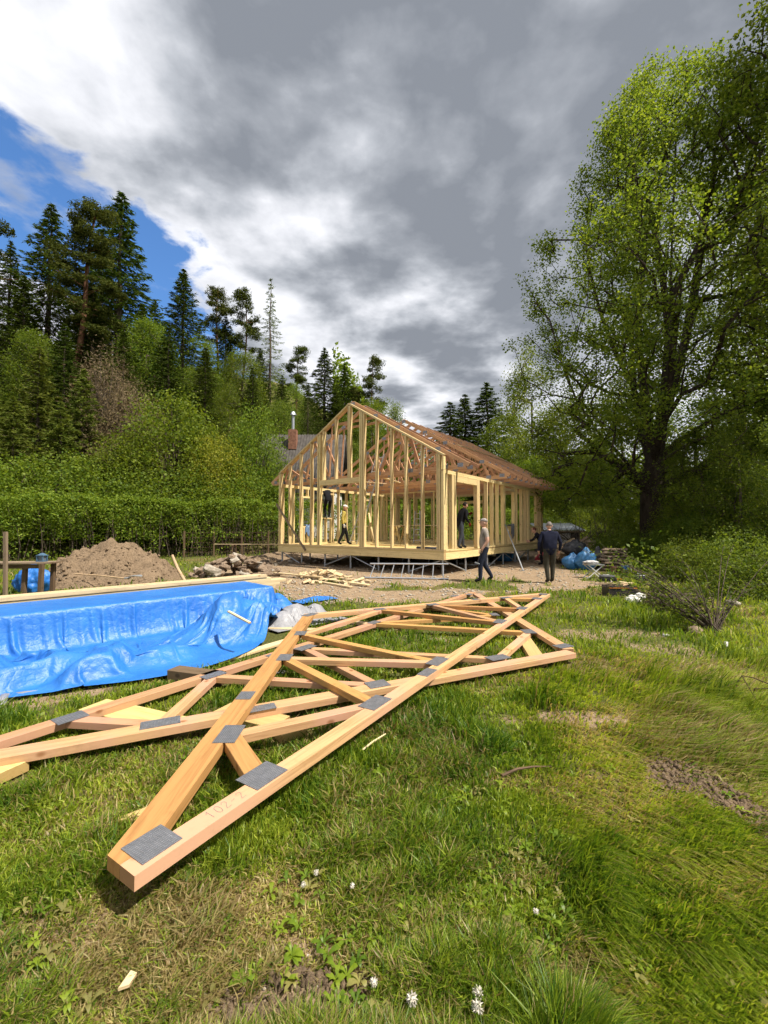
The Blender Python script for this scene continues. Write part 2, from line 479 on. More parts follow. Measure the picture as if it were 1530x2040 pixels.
def mat_plate():
    m, nt, b = new_mat('galvanised_nail_plate', .42, .5)
    tc = nd(nt, 'ShaderNodeTexCoord'); P = tc.outputs['Object']
    mp = nd(nt, 'ShaderNodeMapping', {'Vector': P, 'Scale': (52., 78., 1.)}).outputs[0]
    sp = nd(nt, 'ShaderNodeSeparateXYZ', {0: mp})
    gx = mth(nt, 'ABSOLUTE', mth(nt, 'SUBTRACT', mth(nt, 'FRACT', sp.outputs[0]), .5)); gy = mth(nt, 'ABSOLUTE', mth(nt, 'SUBTRACT', mth(nt, 'FRACT', sp.outputs[1]), .5))
    hole = mth(nt, 'MULTIPLY', sstep(nt, gx, .40, .34), sstep(nt, gy, .27, .20))
    n = nd(nt, 'ShaderNodeTexNoise', {'Vector': P, 'Scale': 20.0, 'Detail': 4.0}).outputs[0]
    c = ramp(nt, n, [(.3, (.23, .235, .255)), (.7, (.34, .345, .37))])
    nt.links.new(mixc(nt, mth(nt, 'MULTIPLY', hole, .8), c, (.07, .07, .075)), b.inputs['Base Color'])
    nt.links.new(mth(nt, 'MULTIPLY', mth(nt, 'SUBTRACT', 1.0, hole), .75), b.inputs['Metallic'])
    bump(nt, b, mth(nt, 'SUBTRACT', n, hole), .5, .003)
    return m


def mat_bark(name, c, dark, sc=9.0):
    m, nt, b = new_mat(name, .95, .1)
    tc = nd(nt, 'ShaderNodeTexCoord')
    mp = nd(nt, 'ShaderNodeMapping', {'Vector': tc.outputs['Object'], 'Scale': (1, 1, .22)}).outputs[0]
    n = nd(nt, 'ShaderNodeTexNoise', {'Vector': mp, 'Scale': sc, 'Detail': 8.0, 'Roughness': .7, 'Distortion': .6}).outputs[0]
    nt.links.new(ramp(nt, n, [(.35, dark), (.65, c)]), b.inputs['Base Color'])
    bump(nt, b, n, .9, .05)
    return m


MT = {}
MT['ground'] = mat_ground(); MT['grass'] = mat_grass(); MT['plate'] = mat_plate()
MT['stud'] = mat_wood('planed_spruce_stud', (.64, .49, .245), (.36, .21, .08), knots=True)
MT['board'] = mat_wood('fresh_spruce_board', (.576, .448, .264), (.336, .208, .088))
MT['osb'] = mat_wood('yellow_sheathing_board', (.528, .384, .160), (.360, .240, .080), knots=False)
MT['truss'] = mat_wood('fir_truss_timber', (.491, .290, .145), (.211, .078, .023), pink=(.499, .273, .176))
MT['truss_dark'] = mat_wood('orange_fir_truss_timber', (.437, .234, .082), (.234, .094, .027), knots=True)
MT['roof'] = mat_wood('reddish_fir_roof_timber', (.50, .275, .15), (.25, .10, .035))
MT['oldwood'] = mat_wood('weathered_dark_timber', (.13, .085, .05), (.04, .025, .015), rough=.85)
MT['greywood'] = mat_wood('weathered_grey_brown_board', (.24, .18, .12), (.09, .06, .04), rough=.85)
MT['handle'] = mat_wood('pale_tool_handle', (.496, .352, .208), (.288, .176, .080))
MT['alu'] = mat_plain('brushed_aluminium', (.55, .56, .57), .38, .5, .08, 14, metal=.85)
MT['zinc'] = mat_plain('galvanised_steel', (.36, .38, .40), .5, .5, .12, 12, metal=.6)
MT['tarp'] = mat_tarp('blue_woven_tarp', (.014, .124, .440), (.024, .168, .512))
MT['silver'] = mat_tarp('silver_grey_tarp', (.20, .20, .215), (.31, .31, .33))
MT['soil'] = None
MT['stone'] = mat_plain('rubble_stone', (.212, .157, .111), .95, .1, .4, 5, bmp=.8)
MT['stone_pale'] = mat_plain('pale_rubble_stone', (.336, .296, .240), .95, .1, .35, 5, bmp=.8)
MT['bark'] = mat_bark('linden_bark', (.085, .065, .048), (.022, .017, .013))
MT['pinebark'] = mat_bark('pine_bark', (.22, .11, .06), (.06, .032, .02))
MT['greybark'] = mat_bark('grey_bark', (.15, .12, .09), (.04, .03, .022))
MT['spruce'] = mat_leaf('spruce_needles', (.024, .048, .008), (.085, .115, .018), .22, .9, .02, .03)
MT['young_spruce'] = mat_leaf('young_spruce_needles', (.05, .085, .012), (.17, .20, .035), .3, .8, .02, .05)
MT['pine'] = mat_leaf('pine_needles', (.035, .055, .014), (.11, .125, .026), .25, .9, .02, .05)
MT['larch'] = mat_leaf('larch_needles', (.07, .10, .025), (.17, .21, .06), .35)
MT['linden'] = mat_leaf('linden_leaves', (.085, .14, .015), (.255, .305, .04), .5)
MT['dark_leaf'] = mat_leaf('dark_broad_leaves', (.06, .11, .013), (.20, .255, .03), .48)
MT['bright_leaf'] = mat_leaf('bright_spring_leaves', (.07, .125, .012), (.22, .275, .03), .45)
MT['yellow_leaf'] = mat_leaf('yellow_green_leaves', (.17, .21, .02), (.38, .38, .05), .45)
MT['hedge'] = mat_leaf('hedge_leaves', (.07, .14, .013), (.26, .335, .038), .45)
MT['twig'] = mat_leaf('dry_brown_twigs', (.13, .09, .045), (.27, .21, .11), .1)
MT['white'] = mat_plain('white_paint', (.612, .603, .578), .6, .3, .1, 8)
MT['black'] = mat_plain('black_plastic', (.018, .018, .02), .45, .4, .2)
MT['rust'] = mat_plain('rusty_wire', (.06, .035, .02), .8, .2, .4, 20)
# ------------------------------------------------------------------ terrain
HEDGE_A = (-17.0, 19.0); HEDGE_D = (0.878, 0.479); HEDGE_N = (-0.479, 0.878)


def hill(x, y):
    hd = (x - HEDGE_A[0]) * HEDGE_N[0] + (y - HEDGE_A[1]) * HEDGE_N[1] - .8
    k = np.interp(x, [-14, -6, 0, 8], [.66, .52, .26, .07])
    s = np.where(hd > 0, hd - 1.5 * (1 - np.exp(-np.maximum(hd, 0) / 1.5)), 0)
    return k * np.minimum(s, 34)


def gz(x, y):
    x = np.asarray(x, float); y = np.asarray(y, float)
    return hill(x, y) + (fbm(x, y, .8, 5) - .5) * .05 + (fbm(x, y, 4.0, 8, 3) - .5) * .025


SITE = [(-6.5, 26), (-6.0, 13.5), (-3.6, 10.2), (-1.9, 8.7), (0.2, 8.45), (1.7, 9.3), (2.9, 10.3), (4.4, 10.6), (6.0, 11.3), (6.4, 13.5),
        (7.4, 17), (9.5, 21), (12, 26), (7, 31), (-3, 30)]
MUD_TRACK = (at(1330, 1535), at(1545, 1650))


def masks(x, y):
    x = np.asarray(x, float); y = np.asarray(y, float)
    n = fbm(x, y, 1.1, 21, 5) - .5; nf = fbm(x, y, 3.5, 31, 4) - .5
    soil = sm(poly_dist(x, y, SITE) + n * 2.2 + nf * .9, -.25, .55)
    tuft = sm(fbm(x, y, .55, 44, 3), .56, .64)
    soil = soil * (1 - .8 * tuft * (y < 13))
    for (cx, cy, rx, ry, st) in ((1150, 1262, .9, .6, .52), (1330, 1290, .5, .35, .48), (1020, 1262, .45, .3, .45), (880, 1275, .35, .28, .7), (200, 1380, .9, .35, .62), (290, 1345, .9, .3, .6),
                                 (690, 1985, .42, .22, .95), (560, 2000, .30, .16, .9), (640, 1890, .22, .14, .75), (820, 1900, .2, .12, .7), (850, 1640, .10, .12, .6), (930, 1670, .12, .10, .75), (895, 1810, .16, .10, .7), (1005, 1800, .12, .08, .7), (1230, 1265, .6, .4, .42),
                                 (1015, 1430, .2, .2, .5), (1120, 1430, .35, .16, .6), (60, 1880, .25, .2, .5), (1040, 1490, .2, .12, .6)):
        c = at(cx, cy)
        d = np.sqrt(((x - c.x) / rx) ** 2 + ((y - c.y) / ry) ** 2) + n * 2.2 + nf * 1.6
        soil = np.maximum(soil, st * sm(d, 1.15, .55))
    tr = sm(seg_dist(x, y, MUD_TRACK[0], MUD_TRACK[1]) + n * .7 + nf * .45, .24, .0)
    soil = np.maximum(soil, tr * .78)
    mud = np.maximum(tr, sm(np.hypot((x + .12) / .4, (y - 1.22) / .25) + n, 1.2, .5))
    dry = sm(fbm(x, y, .9, 61, 4), .52, .68) * .4
    for (cx, cy, rx, ry, st) in ((430, 1900, .75, .42, 1.0), (560, 1790, .42, .2, .95), (620, 1960, .5, .3, .9), (330, 1840, .3, .2, .7), (1130, 1935, .35, .3, .75), (1000, 1740, .3, .2, .5), (1200, 1600, .5, .35, .5), (1320, 1480, .8, .5, .6),
                                 (1000, 1560, .3, .2, .55), (1180, 1440, .6, .3, .55), (760, 1820, .3, .2, .6), (640, 1910, .45, .3, .85), (1450, 1780, .4, .3, .45), (880, 1850, .5, .3, .45), (130, 1330, .8, .4, .4), (1240, 1330, 1.0, .6, .45)):
        c = at(cx, cy)
        dry = np.maximum(dry, st * sm(np.sqrt(((x - c.x) / rx) ** 2 + ((y - c.y) / ry) ** 2) + n * 1.3 + nf, 1.2, .4))
    return soil, np.clip(dry, 0, 1), mud


def axis_grid(lo, hi, c, fine, grow):
    v = [c]; s = fine
    while v[-1] < hi: v.append(v[-1] + s); s *= grow
    w = [c]; s = fine
    while w[-1] > lo: w.append(w[-1] - s); s *= grow
    return np.array(sorted(set(w[1:] + v)))


def build_ground():
    xs = axis_grid(-420, 420, 0, .055, 1.023); ys = axis_grid(-60, 700, 1.6, .045, 1.024)
    X, Y = np.meshgrid(xs, ys); nx, ny = len(xs), len(ys)
    Z = gz(X, Y)
    s, d, mu = masks(X, Y)
    i = np.arange(ny - 1)[:, None] * nx + np.arange(nx - 1)[None, :]
    F = np.stack([i, i + 1, i + nx + 1, i + nx], -1).reshape(-1, 4)
    me = np_mesh('ground', np.stack([X, Y, Z], -1).reshape(-1, 3), F, True, {'soil': s.ravel(), 'dry': d.ravel(), 'mud': mu.ravel()})
    o = obj('ground', me, MT['ground']); o['kind'] = 'structure'


build_ground()

# ------------------------------------------------------------------ the timber-framed house
HC = Vector((1.9, 13.62, 0)); HU = Vector((-.798, .603, 0)); HD = Vector((.603, .798, 0)); ZU = Vector((0, 0, 1))
HW, HL, ZF, ZP = 8.1, 10.3, .77, 3.40
SLOPE = .583


def hp(s, t, z): return HC + HU * s + HD * t + ZU * z


house = thing('timber_house_frame', 'open timber frame of a new house with reddish roof trusses on steel piles', 'house frame', hp(4.05, 5.15, 0))


def hb(name, a, b, w, h, mat='stud', up=(0, 0, 1), parent=None):
    return beam(name, hp(*a), hp(*b), w, h, MT[mat], parent or house, up)


def stud(s, t, z0, z1, w=.06, dp=.14, along='s', name='stud', mat='stud'):
    """upright: w measured along the wall, dp through it"""
    a = hp(s, t, z0); b = hp(s, t, z1)
    up = HU if along == 's' else HD
    return beam(name, a, b, dp, w, MT[mat], house, tuple(up))


def zr(s): return 3.89 + min(s, HW - s) * SLOPE


# floor: rim beams, joists, sheathing panels
hb('rim_beam', (-.0, .03, .615), (HW, .03, .615), .06, .23)
hb('rim_beam', (-.0, HL - .03, .615), (HW, HL - .03, .615), .06, .23)
hb('rim_beam', (.03, .061, .615), (.03, HL - .061, .615), .06, .23)
hb('rim_beam', (HW - .03, .061, .615), (HW - .03, HL - .061, .615), .06, .23)
hb('rim_beam', (.0, .095, .614), (HW, .095, .614), .06, .222, 'stud')
for k in range(1, 16):
    t = .1 + k * .64
    hb('joist', (.07, t, .60), (HW - .07, t, .60), .05, .2)
NPS, NPT = 4, 5
for i in range(NPS):
    for j in range(NPT):
        a, b = i * HW / NPS + .002, (i + 1) * HW / NPS - .002; c, d = j * HL / NPT + .002, (j + 1) * HL / NPT - .002
        hb('floor_panel', (a, (c + d) / 2, .752), (b, (c + d) / 2, .752), round(d - c, 3), .034, 'osb')
# sole plates
for (a, b) in (((0, .07), (5.55, .07)), ((5.56, .07), (HW, .07)), ((0, HL - .07), (HW, HL - .07))):
    hb('sole_plate', (*a, ZF + .031), (*b, ZF + .031), .14, .06)
for (a, b) in (((.07, .145), (.07, .86)), ((.07, 2.5), (.07, HL - .145)), ((HW - .07, .145), (HW - .07, HL - .145))):
    hb('sole_plate', (*a, ZF + .031), (*b, ZF + .031), .14, .06)
ZS = ZF + .062
# front gable wall
RT = .06 / math.cos(math.atan(SLOPE))
for s in (8.06, 7.99, 7.43, 6.75, 6.12, 5.70, 5.60, 3.50, 3.42, 3.33, 2.75, 2.08, 1.48, .83, .24, .165):
    stud(s, .07, ZS, zr(s) - RT - .02)
for s in (5.41, 4.75, 4.085, 4.02):
    stud(s, .07, 3.402, zr(s) - RT - .02)
hb('header', (5.57, .02, 3.30), (3.53, .02, 3.30), .04, .20)
hb('header', (5.57, .12, 3.30), (3.53, .12, 3.30), .04, .20)
stud(.05, .05, ZS, ZP - .003, .10, .10, name='corner_post'); stud(.05, .17, ZS, ZP - .121, .06, .10); stud(.05, .235, ZS, ZP - .121, .06, .10)
up_r = tuple((ZU * math.cos(math.atan(SLOPE)) + HU * -math.sin(math.atan(SLOPE))))
up_l = tuple((ZU * math.cos(math.atan(SLOPE)) + HU * math.sin(math.atan(SLOPE))))
hb('gable_rafter', (.0, .07, 3.855), (HW / 2 - .01, .07, 3.855 + SLOPE * (HW / 2 - .01)), .15, .06, up=up_r)
hb('gable_rafter', (HW, .07, 3.855), (HW / 2 + .01, .07, 3.855 + SLOPE * (HW / 2 - .01)), .15, .06, up=up_l)
stud(.02, .06, 3.404, 3.82, .05, .13)
# right wall
for t in (.60, .67, .78, .845, 2.51, 2.575, 2.64, 2.70, 3.42, 3.95, 4.51, 5.08, 5.20, 6.30, 6.36, 6.62, 7.28, 7.78, 8.12, 8.26, 9.36, 9.68, 9.98, 10.12):
    stud(.07, t, ZS, ZP - .121, along='t')
stud(.05, HL - .05, ZS, ZP - .121, .10, .10, along='t', name='corner_post')
for z in (ZP - .09, ZP - .03):
    hb('top_plate', (.07, .105 if z < 3.35 else .0, z), (.07, HL, z), .14, .058)
    hb('top_plate', (HW - .07, .145, z), (HW - .07, HL, z), .14, .058)
hb('header', (.02, .88, 3.17), (.02, 2.48, 3.17), .04, .20); hb('header', (.12, .88, 3.17), (.12, 2.48, 3.17), .04, .20)
for t0, t1 in ((5.235, 6.265), (8.295, 9.325)):
    hb('header', (.07, t0, 3.13), (.07, t1, 3.13), .14, .12); hb('window_sill', (.07, t0, 1.57), (.07, t1, 1.57), .14, .06)
    for f in (.07, .36, .64, .93): stud(.07, t0 + (t1 - t0) * f, ZS, 1.538, along='t')
# left wall
wl = ((1.30, 1.90, 1.57, 2.92), (2.35, 3.25, 1.97, 3.16), (5.3, 6.2, 1.60, 3.0), (7.5, 8.7, 1.57, 3.1))
for k in range(18):
    t = .18 + k * .585
    if any(a - .05 < t < b + .05 for a, b, *_ in wl): continue
    stud(HW - .07, t, ZS, ZP - .121, along='t')
for a, b, z0, z1 in wl:
    for t in (a - .03, b + .03): stud(HW - .07, t, ZS, ZP - .121, along='t')
    hb('window_sill', (HW - .07, a, z0), (HW - .07, b, z0), .14, .06); hb('header', (HW - .07, a, z1), (HW - .07, b, z1), .14, .08)
    for f in (.1, .5, .9):
        stud(HW - .07, a + (b - a) * f, ZS, z0 - .032, along='t')
        if f == .5 and z1 < 3.1: stud(HW - .07, a + (b - a) * f, z1 + .042, ZP - .121, along='t')
# back wall and one partition
for s in (.2, .8, 1.4, 2.0, 2.62, 3.2, 4.7, 5.3, 5.9, 6.5, 7.1, 7.6):
    stud(s, HL - .07, ZS, ZP - .121)
for z in (ZP - .09, ZP - .03): hb('top_plate', (.145, HL - .07, z), (HW - .145, HL - .07, z), .14, .058)
hb('header', (3.23, HL - .07, 2.95), (4.67, HL - .07, 2.95), .14, .16)
for s in (4.4, 5.0, 5.6, 6.2, 6.8, 7.4): stud(s, 6.9, ZS, ZP - .065, .06, .1)
hb('top_plate', (4.3, 6.9, ZP - .03), (HW - .145, 6.9, ZP - .03), .1, .058); hb('sole_plate', (4.3, 6.9, ZF + .031), (HW - .145, 6.9, ZF + .031), .1, .06)
# diagonal brace of the left corner
beam('brace_board', hp(8.2, -.035, 2.55), hp(6.35, -.035, .60), .024, .09, MT['greywood'], house, tuple(HD.cross(HU)))

# roof trusses, with chords, webs and nail plates
TL, TO = 9.66, .78
TA = {'x': .0}
plate_me = MB(); plate_me.box((0, 0, 0), (.20, .13, .004)); plate_me = plate_me.mesh('nail_plate'); plate_me.materials.append(MT['plate'])


def truss_nodes(L, h):
    f = L / 8.43; sl = h / (L / 2)
    T = [(x * f, sl * x * f) for x in (.97, 2.39, 3.25)]; B = [x * f for x in (.73, 1.91, 3.12)]
    return T, B


def roof_truss(t):
    h = SLOPE * TL / 2 - .02; cw = .06; z0 = ZP + .003
    P = lambda x, z: hp(x - TO, t, z0 + z)
    bc = beam('roof_truss', P(0.1, .065), P(TL - .1, .065), cw, .13, MT['roof'], house, (0, 0, 1))
    ca = math.cos(math.atan(SLOPE)); n1 = (ZU * ca - HU * ca * SLOPE); n2 = (ZU * ca + HU * ca * SLOPE)
    off = .065 / ca + .02
    for sg, nn in ((0, n1), (1, n2)):
        X = (lambda x: TL - x) if sg else (lambda x: x)
        beam('top_chord', P(X(.0), off), P(X(TL / 2 - .002), off + SLOPE * (TL / 2)), cw, .13, MT['roof'], bc, tuple(nn))
    T, B = truss_nodes(TL, h)
    webs = []
    for sg in (0, 1):
        X = (lambda x: TL - x) if sg else (lambda x: x)
        for i, j in ((0, 0), (0, 1), (1, 1), (1, 2), (2, 2)):
            beam('web', P(X(T[i][0]), T[i][1] + off - .05), P(X(B[j]), .09), cw - .004, .09, MT['roof'], bc, (0, 0, 1))
        nodes = [(X(T[i][0]), T[i][1] + off - .02) for i in range(3)] + [(X(b), .09) for b in B] + [(X(.30), .12)]
        for k, (x, z) in enumerate(nodes):
            if t > 6 and k in (3, 4): continue
            M, _ = frame(P(x - .1, z), P(x + .1, z), tuple(-HD))
            M.translation = P(x, z) - HD * (cw / 2 + .0025)
            put(bpy.data.objects.new('nail_plate', plate_me), bc, M)
    beam('collar_tie', P(T[2][0], T[2][1] + off - .06), P(TL - T[2][0], T[2][1] + off - .06), cw - .006, .09, MT['roof'], bc)
    M, _ = frame(P(TL / 2 - .1, h), P(TL / 2 + .1, h), tuple(-HD)); M.translation = P(TL / 2, h + .06) - HD * (cw / 2 + .0025)
    put(bpy.data.objects.new('nail_plate', plate_me), bc, M)


for t in [.26, .95] + [3.70 + .655 * k for k in range(11)]:
    roof_truss(t)
hb('roof_batten', (1.75, 4.3, 5.06), (1.55, 9.6, 4.94), .05, .03, 'board')
hb('loft_board', (3.4, .5, 3.57), (4.7, 4.6, 3.57), .16, .035, 'board')
hb('loft_board', (6.0, .3, 3.57), (5.2, 4.4, 3.57), .16, .035, 'board')


# screw piles with head plates and diagonal braces
def pile(s, t):
    m = MB(); a = hp(s, t, -.25); b = hp(s, t, .487)
    m.tube([a, b], .034, 10); m.box(hp(s, t, .492), (.16, .16, .012), Matrix.Rotation(math.atan2(HU.y, HU.x), 4, 'Z'))
    m.build('pile', MT['zinc'], house)


def pbrace(a, b):
    m = MB(); m.tube([hp(*a), hp(*b)], .022, 8); m.build('pile_brace', MT['zinc'], house)


FS = [.12, 1.42, 2.72, 4.05, 5.40, 6.75, 7.98]
for s in FS: pile(s, .13)
for t in (1.75, 3.6, 5.2, 6.6, 8.3, 10.1): pile(.12, t); pile(7.98, t)
for t in (3.6, 6.6, 10.1):
    for s in FS[1:-1]: pile(s, t)
for a, b in (((7.9, .10, .46), (6.85, .10, .06)), ((4.15, .10, .46), (5.35, .10, .06)), ((3.95, .10, .46), (2.8, .10, .06)), ((.2, .10, .46), (1.36, .10, .06)),
             ((.10, .2, .46), (.10, 1.68, .04)), ((.10, 5.1, .46), (.10, 3.7, .04)), ((.10, 5.3, .46), (.10, 6.5, .05)), ((.10, 8.2, .46), (.10, 6.7, .05))):
    pbrace(a, b)
# ------------------------------------------------------------------ the two trusses lying on the grass
FOOT = []          # footprints (segment, half width) where no grass grows through


def strokes(m, lines, org, ex, ey, size, z, w=.0024):
    """pencil strokes as flat ribbons; lines in a unit cell"""
    for ln in lines:
        P = [Vector(org) + ex * (x * size) + ey * (y * size) for x, y in ln]
        for a, b in zip(P[:-1], P[1:]):
            d = (b - a)
            if d.length < 1e-6: continue
            n = Vector((-d.y, d.x, 0)).normalized() * w / 2
            m.add([(a - n).xyz[:2] + (z,) if False else (a.x - n.x, a.y - n.y, z), (b.x - n.x, b.y - n.y, z), (b.x + n.x, b.y + n.y, z), (a.x + n.x, a.y + n.y, z)], [(0, 1, 2, 3)])


GLY = {'1': [[(.1, .7), (.3, 1), (.3, 0)]], '0': [[(.1, .5), (.15, .85), (.35, 1), (.5, .8), (.52, .4), (.4, .05), (.2, .05), (.1, .3), (.1, .5)]],
       '2': [[(.05, .75), (.2, .98), (.42, .9), (.45, .65), (.2, .3), (.05, .02), (.5, .05)]], '-': [[(.05, .45), (.4, .5)]],
       'W': [[(.0, 1), (.12, 0), (.27, .6), (.42, 0), (.55, 1)]]}


def write(name, text, org, ex, size, z, parent, mat):
    ey = Vector((-ex.y, ex.x, 0)); m = MB(); o = Vector(org)
    for ch in text:
        strokes(m, GLY[ch], o, ex, ey, size, z); o = o + ex * (size * .72)
    m.build(name, mat, parent)


MT['pencil'] = mat_plain('pencil_graphite', (.17, .16, .16), .8, .2, .1)
GPL = {}


def gplate(parent, c, ex, L, w, z):
    k = (round(L, 2), round(w, 2))
    if k not in GPL:
        m = MB(); m.box((0, 0, 0), (L, w, .004)); GPL[k] = m.mesh('nail_plate'); GPL[k].materials.append(MT['plate'])
    ang = math.atan2(ex.y, ex.x)
    put(bpy.data.objects.new('nail_plate', GPL[k]), parent, Matrix.Translation((c.x, c.y, z + .0021)) @ Matrix.Rotation(ang, 4, 'Z'))


def lie(name, a, b, w, z1, th, mat, parent, ext=0.0, bev=.003):
    a = Vector((a.x, a.y, 0)); b = Vector((b.x, b.y, 0)); d = (b - a).normalized(); a = a - d * ext; b = b + d * ext
    FOOT.append((a, b, w / 2 + .005, z1 - th - .012))
    return beam(name, a + ZU * (z1 - th / 2), b + ZU * (z1 - th / 2), w, th, MT[mat], parent, bev=bev)


def polymem(name, pts, z1, th, mat, parent, ang):
    m = MB(); c = sum((Vector((*p, 0)) for p in pts), Vector()) / len(pts)
    Rm = Matrix.Rotation(-ang, 4, 'Z'); q = [(Rm @ (Vector((*p, 0)) - c)) for p in pts]
    m.prism([(v.x, v.y) for v in q], -th / 2, th / 2)
    return m.build(name, MT[mat], parent, Matrix.Translation(c + ZU * (z1 - th / 2)) @ Matrix.Rotation(ang, 4, 'Z'))


def truss_on_top():
    z, th = .186, .06
    # frame fitted to the photograph: near heel, base direction
    n = at(268, 1746, z); f = at(1096, 1183, z); ex = (f - n).normalized(); ex.z = 0; ey = Vector((-ex.y, ex.x, 0)); L = (f - n).length
    k = L / 8.43
    P = lambda x, y: n + ex * (x * k) + ey * (y * k)
    t = thing('roof_truss', 'roof truss lying on top of another, its heel nearest the camera', 'roof truss', (n.x, n.y, 0), math.atan2(ex.y, ex.x))
    pt = lambda x, y: tuple(P(x, y).xy)
    A0 = math.atan2(ex.y, ex.x)
    polymem('bottom_chord', [pt(0, 0), pt(8.43, 0), pt(8.43, .11), pt(0.0, .11)], z, th, 'truss', t, A0)
    FOOT.append((P(0, .055), P(8.43, .055), .06, z - th - .012))
    apx, ar = 4.215, 2.93; sl = (ar - .21) / apx; wv = .155 * math.sqrt(1 + sl * sl)
    x_in = (.112 - (.21 - wv)) / sl
    polymem('top_chord', [pt(0, .21), pt(0, .112), pt(x_in, .112), pt(apx, ar - wv), pt(apx, ar)], z, th, 'truss_dark', t, A0 + math.atan(sl))
    polymem('top_chord', [pt(8.43, .21), pt(8.43, .112), pt(8.43 - x_in, .112), pt(apx + .003, ar - wv), pt(apx + .003, ar)], z, th, 'truss', t, A0 - math.atan(sl))
    FOOT.append((P(0, .15), P(apx, ar - .09), .08, z - th - .012)); FOOT.append((P(8.43, .15), P(apx, ar - .09), .08, z - th - .012))
    T = [(.97, .67), (2.39, 1.57), (3.25, 2.12)]; B = [(.73, .10), (1.91, .10), (3.12, .10)]
    mir = lambda p: (8.43 - p[0], p[1])
    for s in (0, 1):
        g = mir if s else (lambda p: p)
        for i, j, w in ((0, 0, .12), (0, 1, .095), (1, 1, .095), (1, 2, .095), (2, 2, .095)):
            a = P(*g((T[i][0], T[i][1] - .03))); b = P(*g(B[j]))
            d = (b - a).normalized()
            lie('web', a + d * .03, b - d * .005, w, z - .0015, th - .003, 'truss_dark' if (i + j) % 2 == 0 else 'truss', t)
        sd = (P(*g((1, sl))) - P(*g((0, 0)))).normalized()
        gplate(t, P(*g((.135, .112))), ex, .175, .165, z)
        gplate(t, P(*g((T[0][0], T[0][1] - .02))), sd, .24, .14, z); gplate(t, P(*g((1.47, 1.08))), sd, .16, .12, z)
        gplate(t, P(*g((T[1][0], T[1][1] - .02))), sd, .22, .14, z); gplate(t, P(*g((T[2][0], T[2][1]))), sd, .20, .14, z)
        gplate(t, P(*g((.75, .10))), ex, .22, .17, z); gplate(t, P(*g((1.91, .10))), ex, .26, .15, z); gplate(t, P(*g((3.12, .12))), ex, .28, .14, z)
    gplate(t, P(2.76, .06), ex, .22, .11, z); gplate(t, P(apx, ar - .12), ex, .26, .14, z)
    a, b = P(3.3, 2.10), P(8.43 - 3.3, 2.10); lie('collar_tie', a, b, .095, z - .0025, th - .006, 'truss', t)
    write('pencil_marking', '102-2', P(.37, .03), ex, .062, z + .0012, t, MT['pencil'])
    sd = (P(1, sl) - P(0, 0)).normalized()
    write('pencil_marking', 'W2', P(1.98, 1.27), Vector((-sd.y, sd.x, 0)) * -1, .07, z + .0012, t, MT['pencil'])


def truss_below():
    z, th = .125, .06
    hR = at(943, 1179, z); apex = at(1140, 1297, z)
    p1, p2 = at(425, 1345, z), at(135, 1432, z); q1, q2 = at(752, 1366, z), at(305, 1446, z)
    d1 = (p2 - p1).normalized(); d2 = (q2 - q1).normalized()
    den = d1.x * d2.y - d1.y * d2.x; w = q1 - p1; s = (w.x * d2.y - w.y * d2.x) / den
    hL = p1 + d1 * s
    t = thing('roof_truss', 'roof truss lying underneath the other one, its left heel cut off by the picture edge', 'roof truss', (apex.x, apex.y, 0))
    db = (hL - hR).normalized(); dl = (hL - apex).normalized(); dr = (hR - apex).normalized()
    lie('bottom_chord', hR, hL, .11, z, th, 'truss', t)
    nl = Vector((-dl.y, dl.x, 0)) * (-1)
    lie('top_chord', apex + dl * .02, hL - dl * .25, .145, z - .001, th - .002, 'truss', t)
    lie('top_chord', apex + dr * .10, hR - dr * .25, .14, z - .002, th - .004, 'truss', t)
    N = {k: at(*v, z) for k, v in {'b1': (140, 1430), 'b2': (425, 1345), 'b3': (608, 1290), 't1': (320, 1440), 't2': (752, 1363), 't3': (992, 1310), 'r3': (1053, 1258), 'r2': (985, 1224), 'r1': (958, 1197),
                                       'c3': (745, 1240), 'c2': (850, 1207), 'c1': (905, 1187)}.items()}
    for a, b in (('t1', 'b1'), ('t1', 'b2'), ('t2', 'b2'), ('t2', 'b3'), ('t3', 'b3'), ('t3', 'r3'), ('r3', 'c3'), ('r2', 'c3'), ('r2', 'c2'), ('r1', 'c2')):
        d = (N[b] - N[a]).normalized()
        lie('web', N[a] - d * .02, N[b] + d * .02, .095, z - .003, th - .006, 'truss' if a[0] == 't' else 'truss_dark', t)
    sz = {'t1': (.26, .13), 'b1': (.20, .15), 'b2': (.22, .12), 't2': (.20, .16), 't3': (.26, .15), 'r3': (.22, .16), 'b3': (.26, .14)}
    for k, c in N.items():
        e = db if k[0] in 'bc' else (dl if k[0] == 't' else dr)
        L, w_ = sz.get(k, (.2, .13)); gplate(t, c, e, L, w_, z)
    gplate(t, at(1122, 1287, z), dl, .22, .14, z); gplate(t, at(518, 1411, z), dl, .24, .11, z); gplate(t, at(545, 1305, z), db, .16, .10, z)
    gplate(t, at(935, 1184, z), db, .2, .12, z)
    write('pencil_marking', '2-102', at(440, 1424, z) + nl * .0, -dl, .06, z + .0015, t, MT['pencil'])


truss_on_top(); truss_below()


# bearers and loose boards under and beside them
def board(name, label, cat, a, b, w, th, mat='board', z=None, group=None, up=None, z2=None, shape=None):
    za = th / 2 + .005 if z is None else z; zb = za if z2 is None else z2
    A = Vector((a[0], a[1], za)); B = Vector((b[0], b[1], zb))
    o = beam(name, A, B, w, th, MT[mat], bev=.003)
    FOOT.append((A, B, w / 2, 0))
    return tag(o, label, cat, group)


def gp(x, y, z=.06): return at(x, y, z)


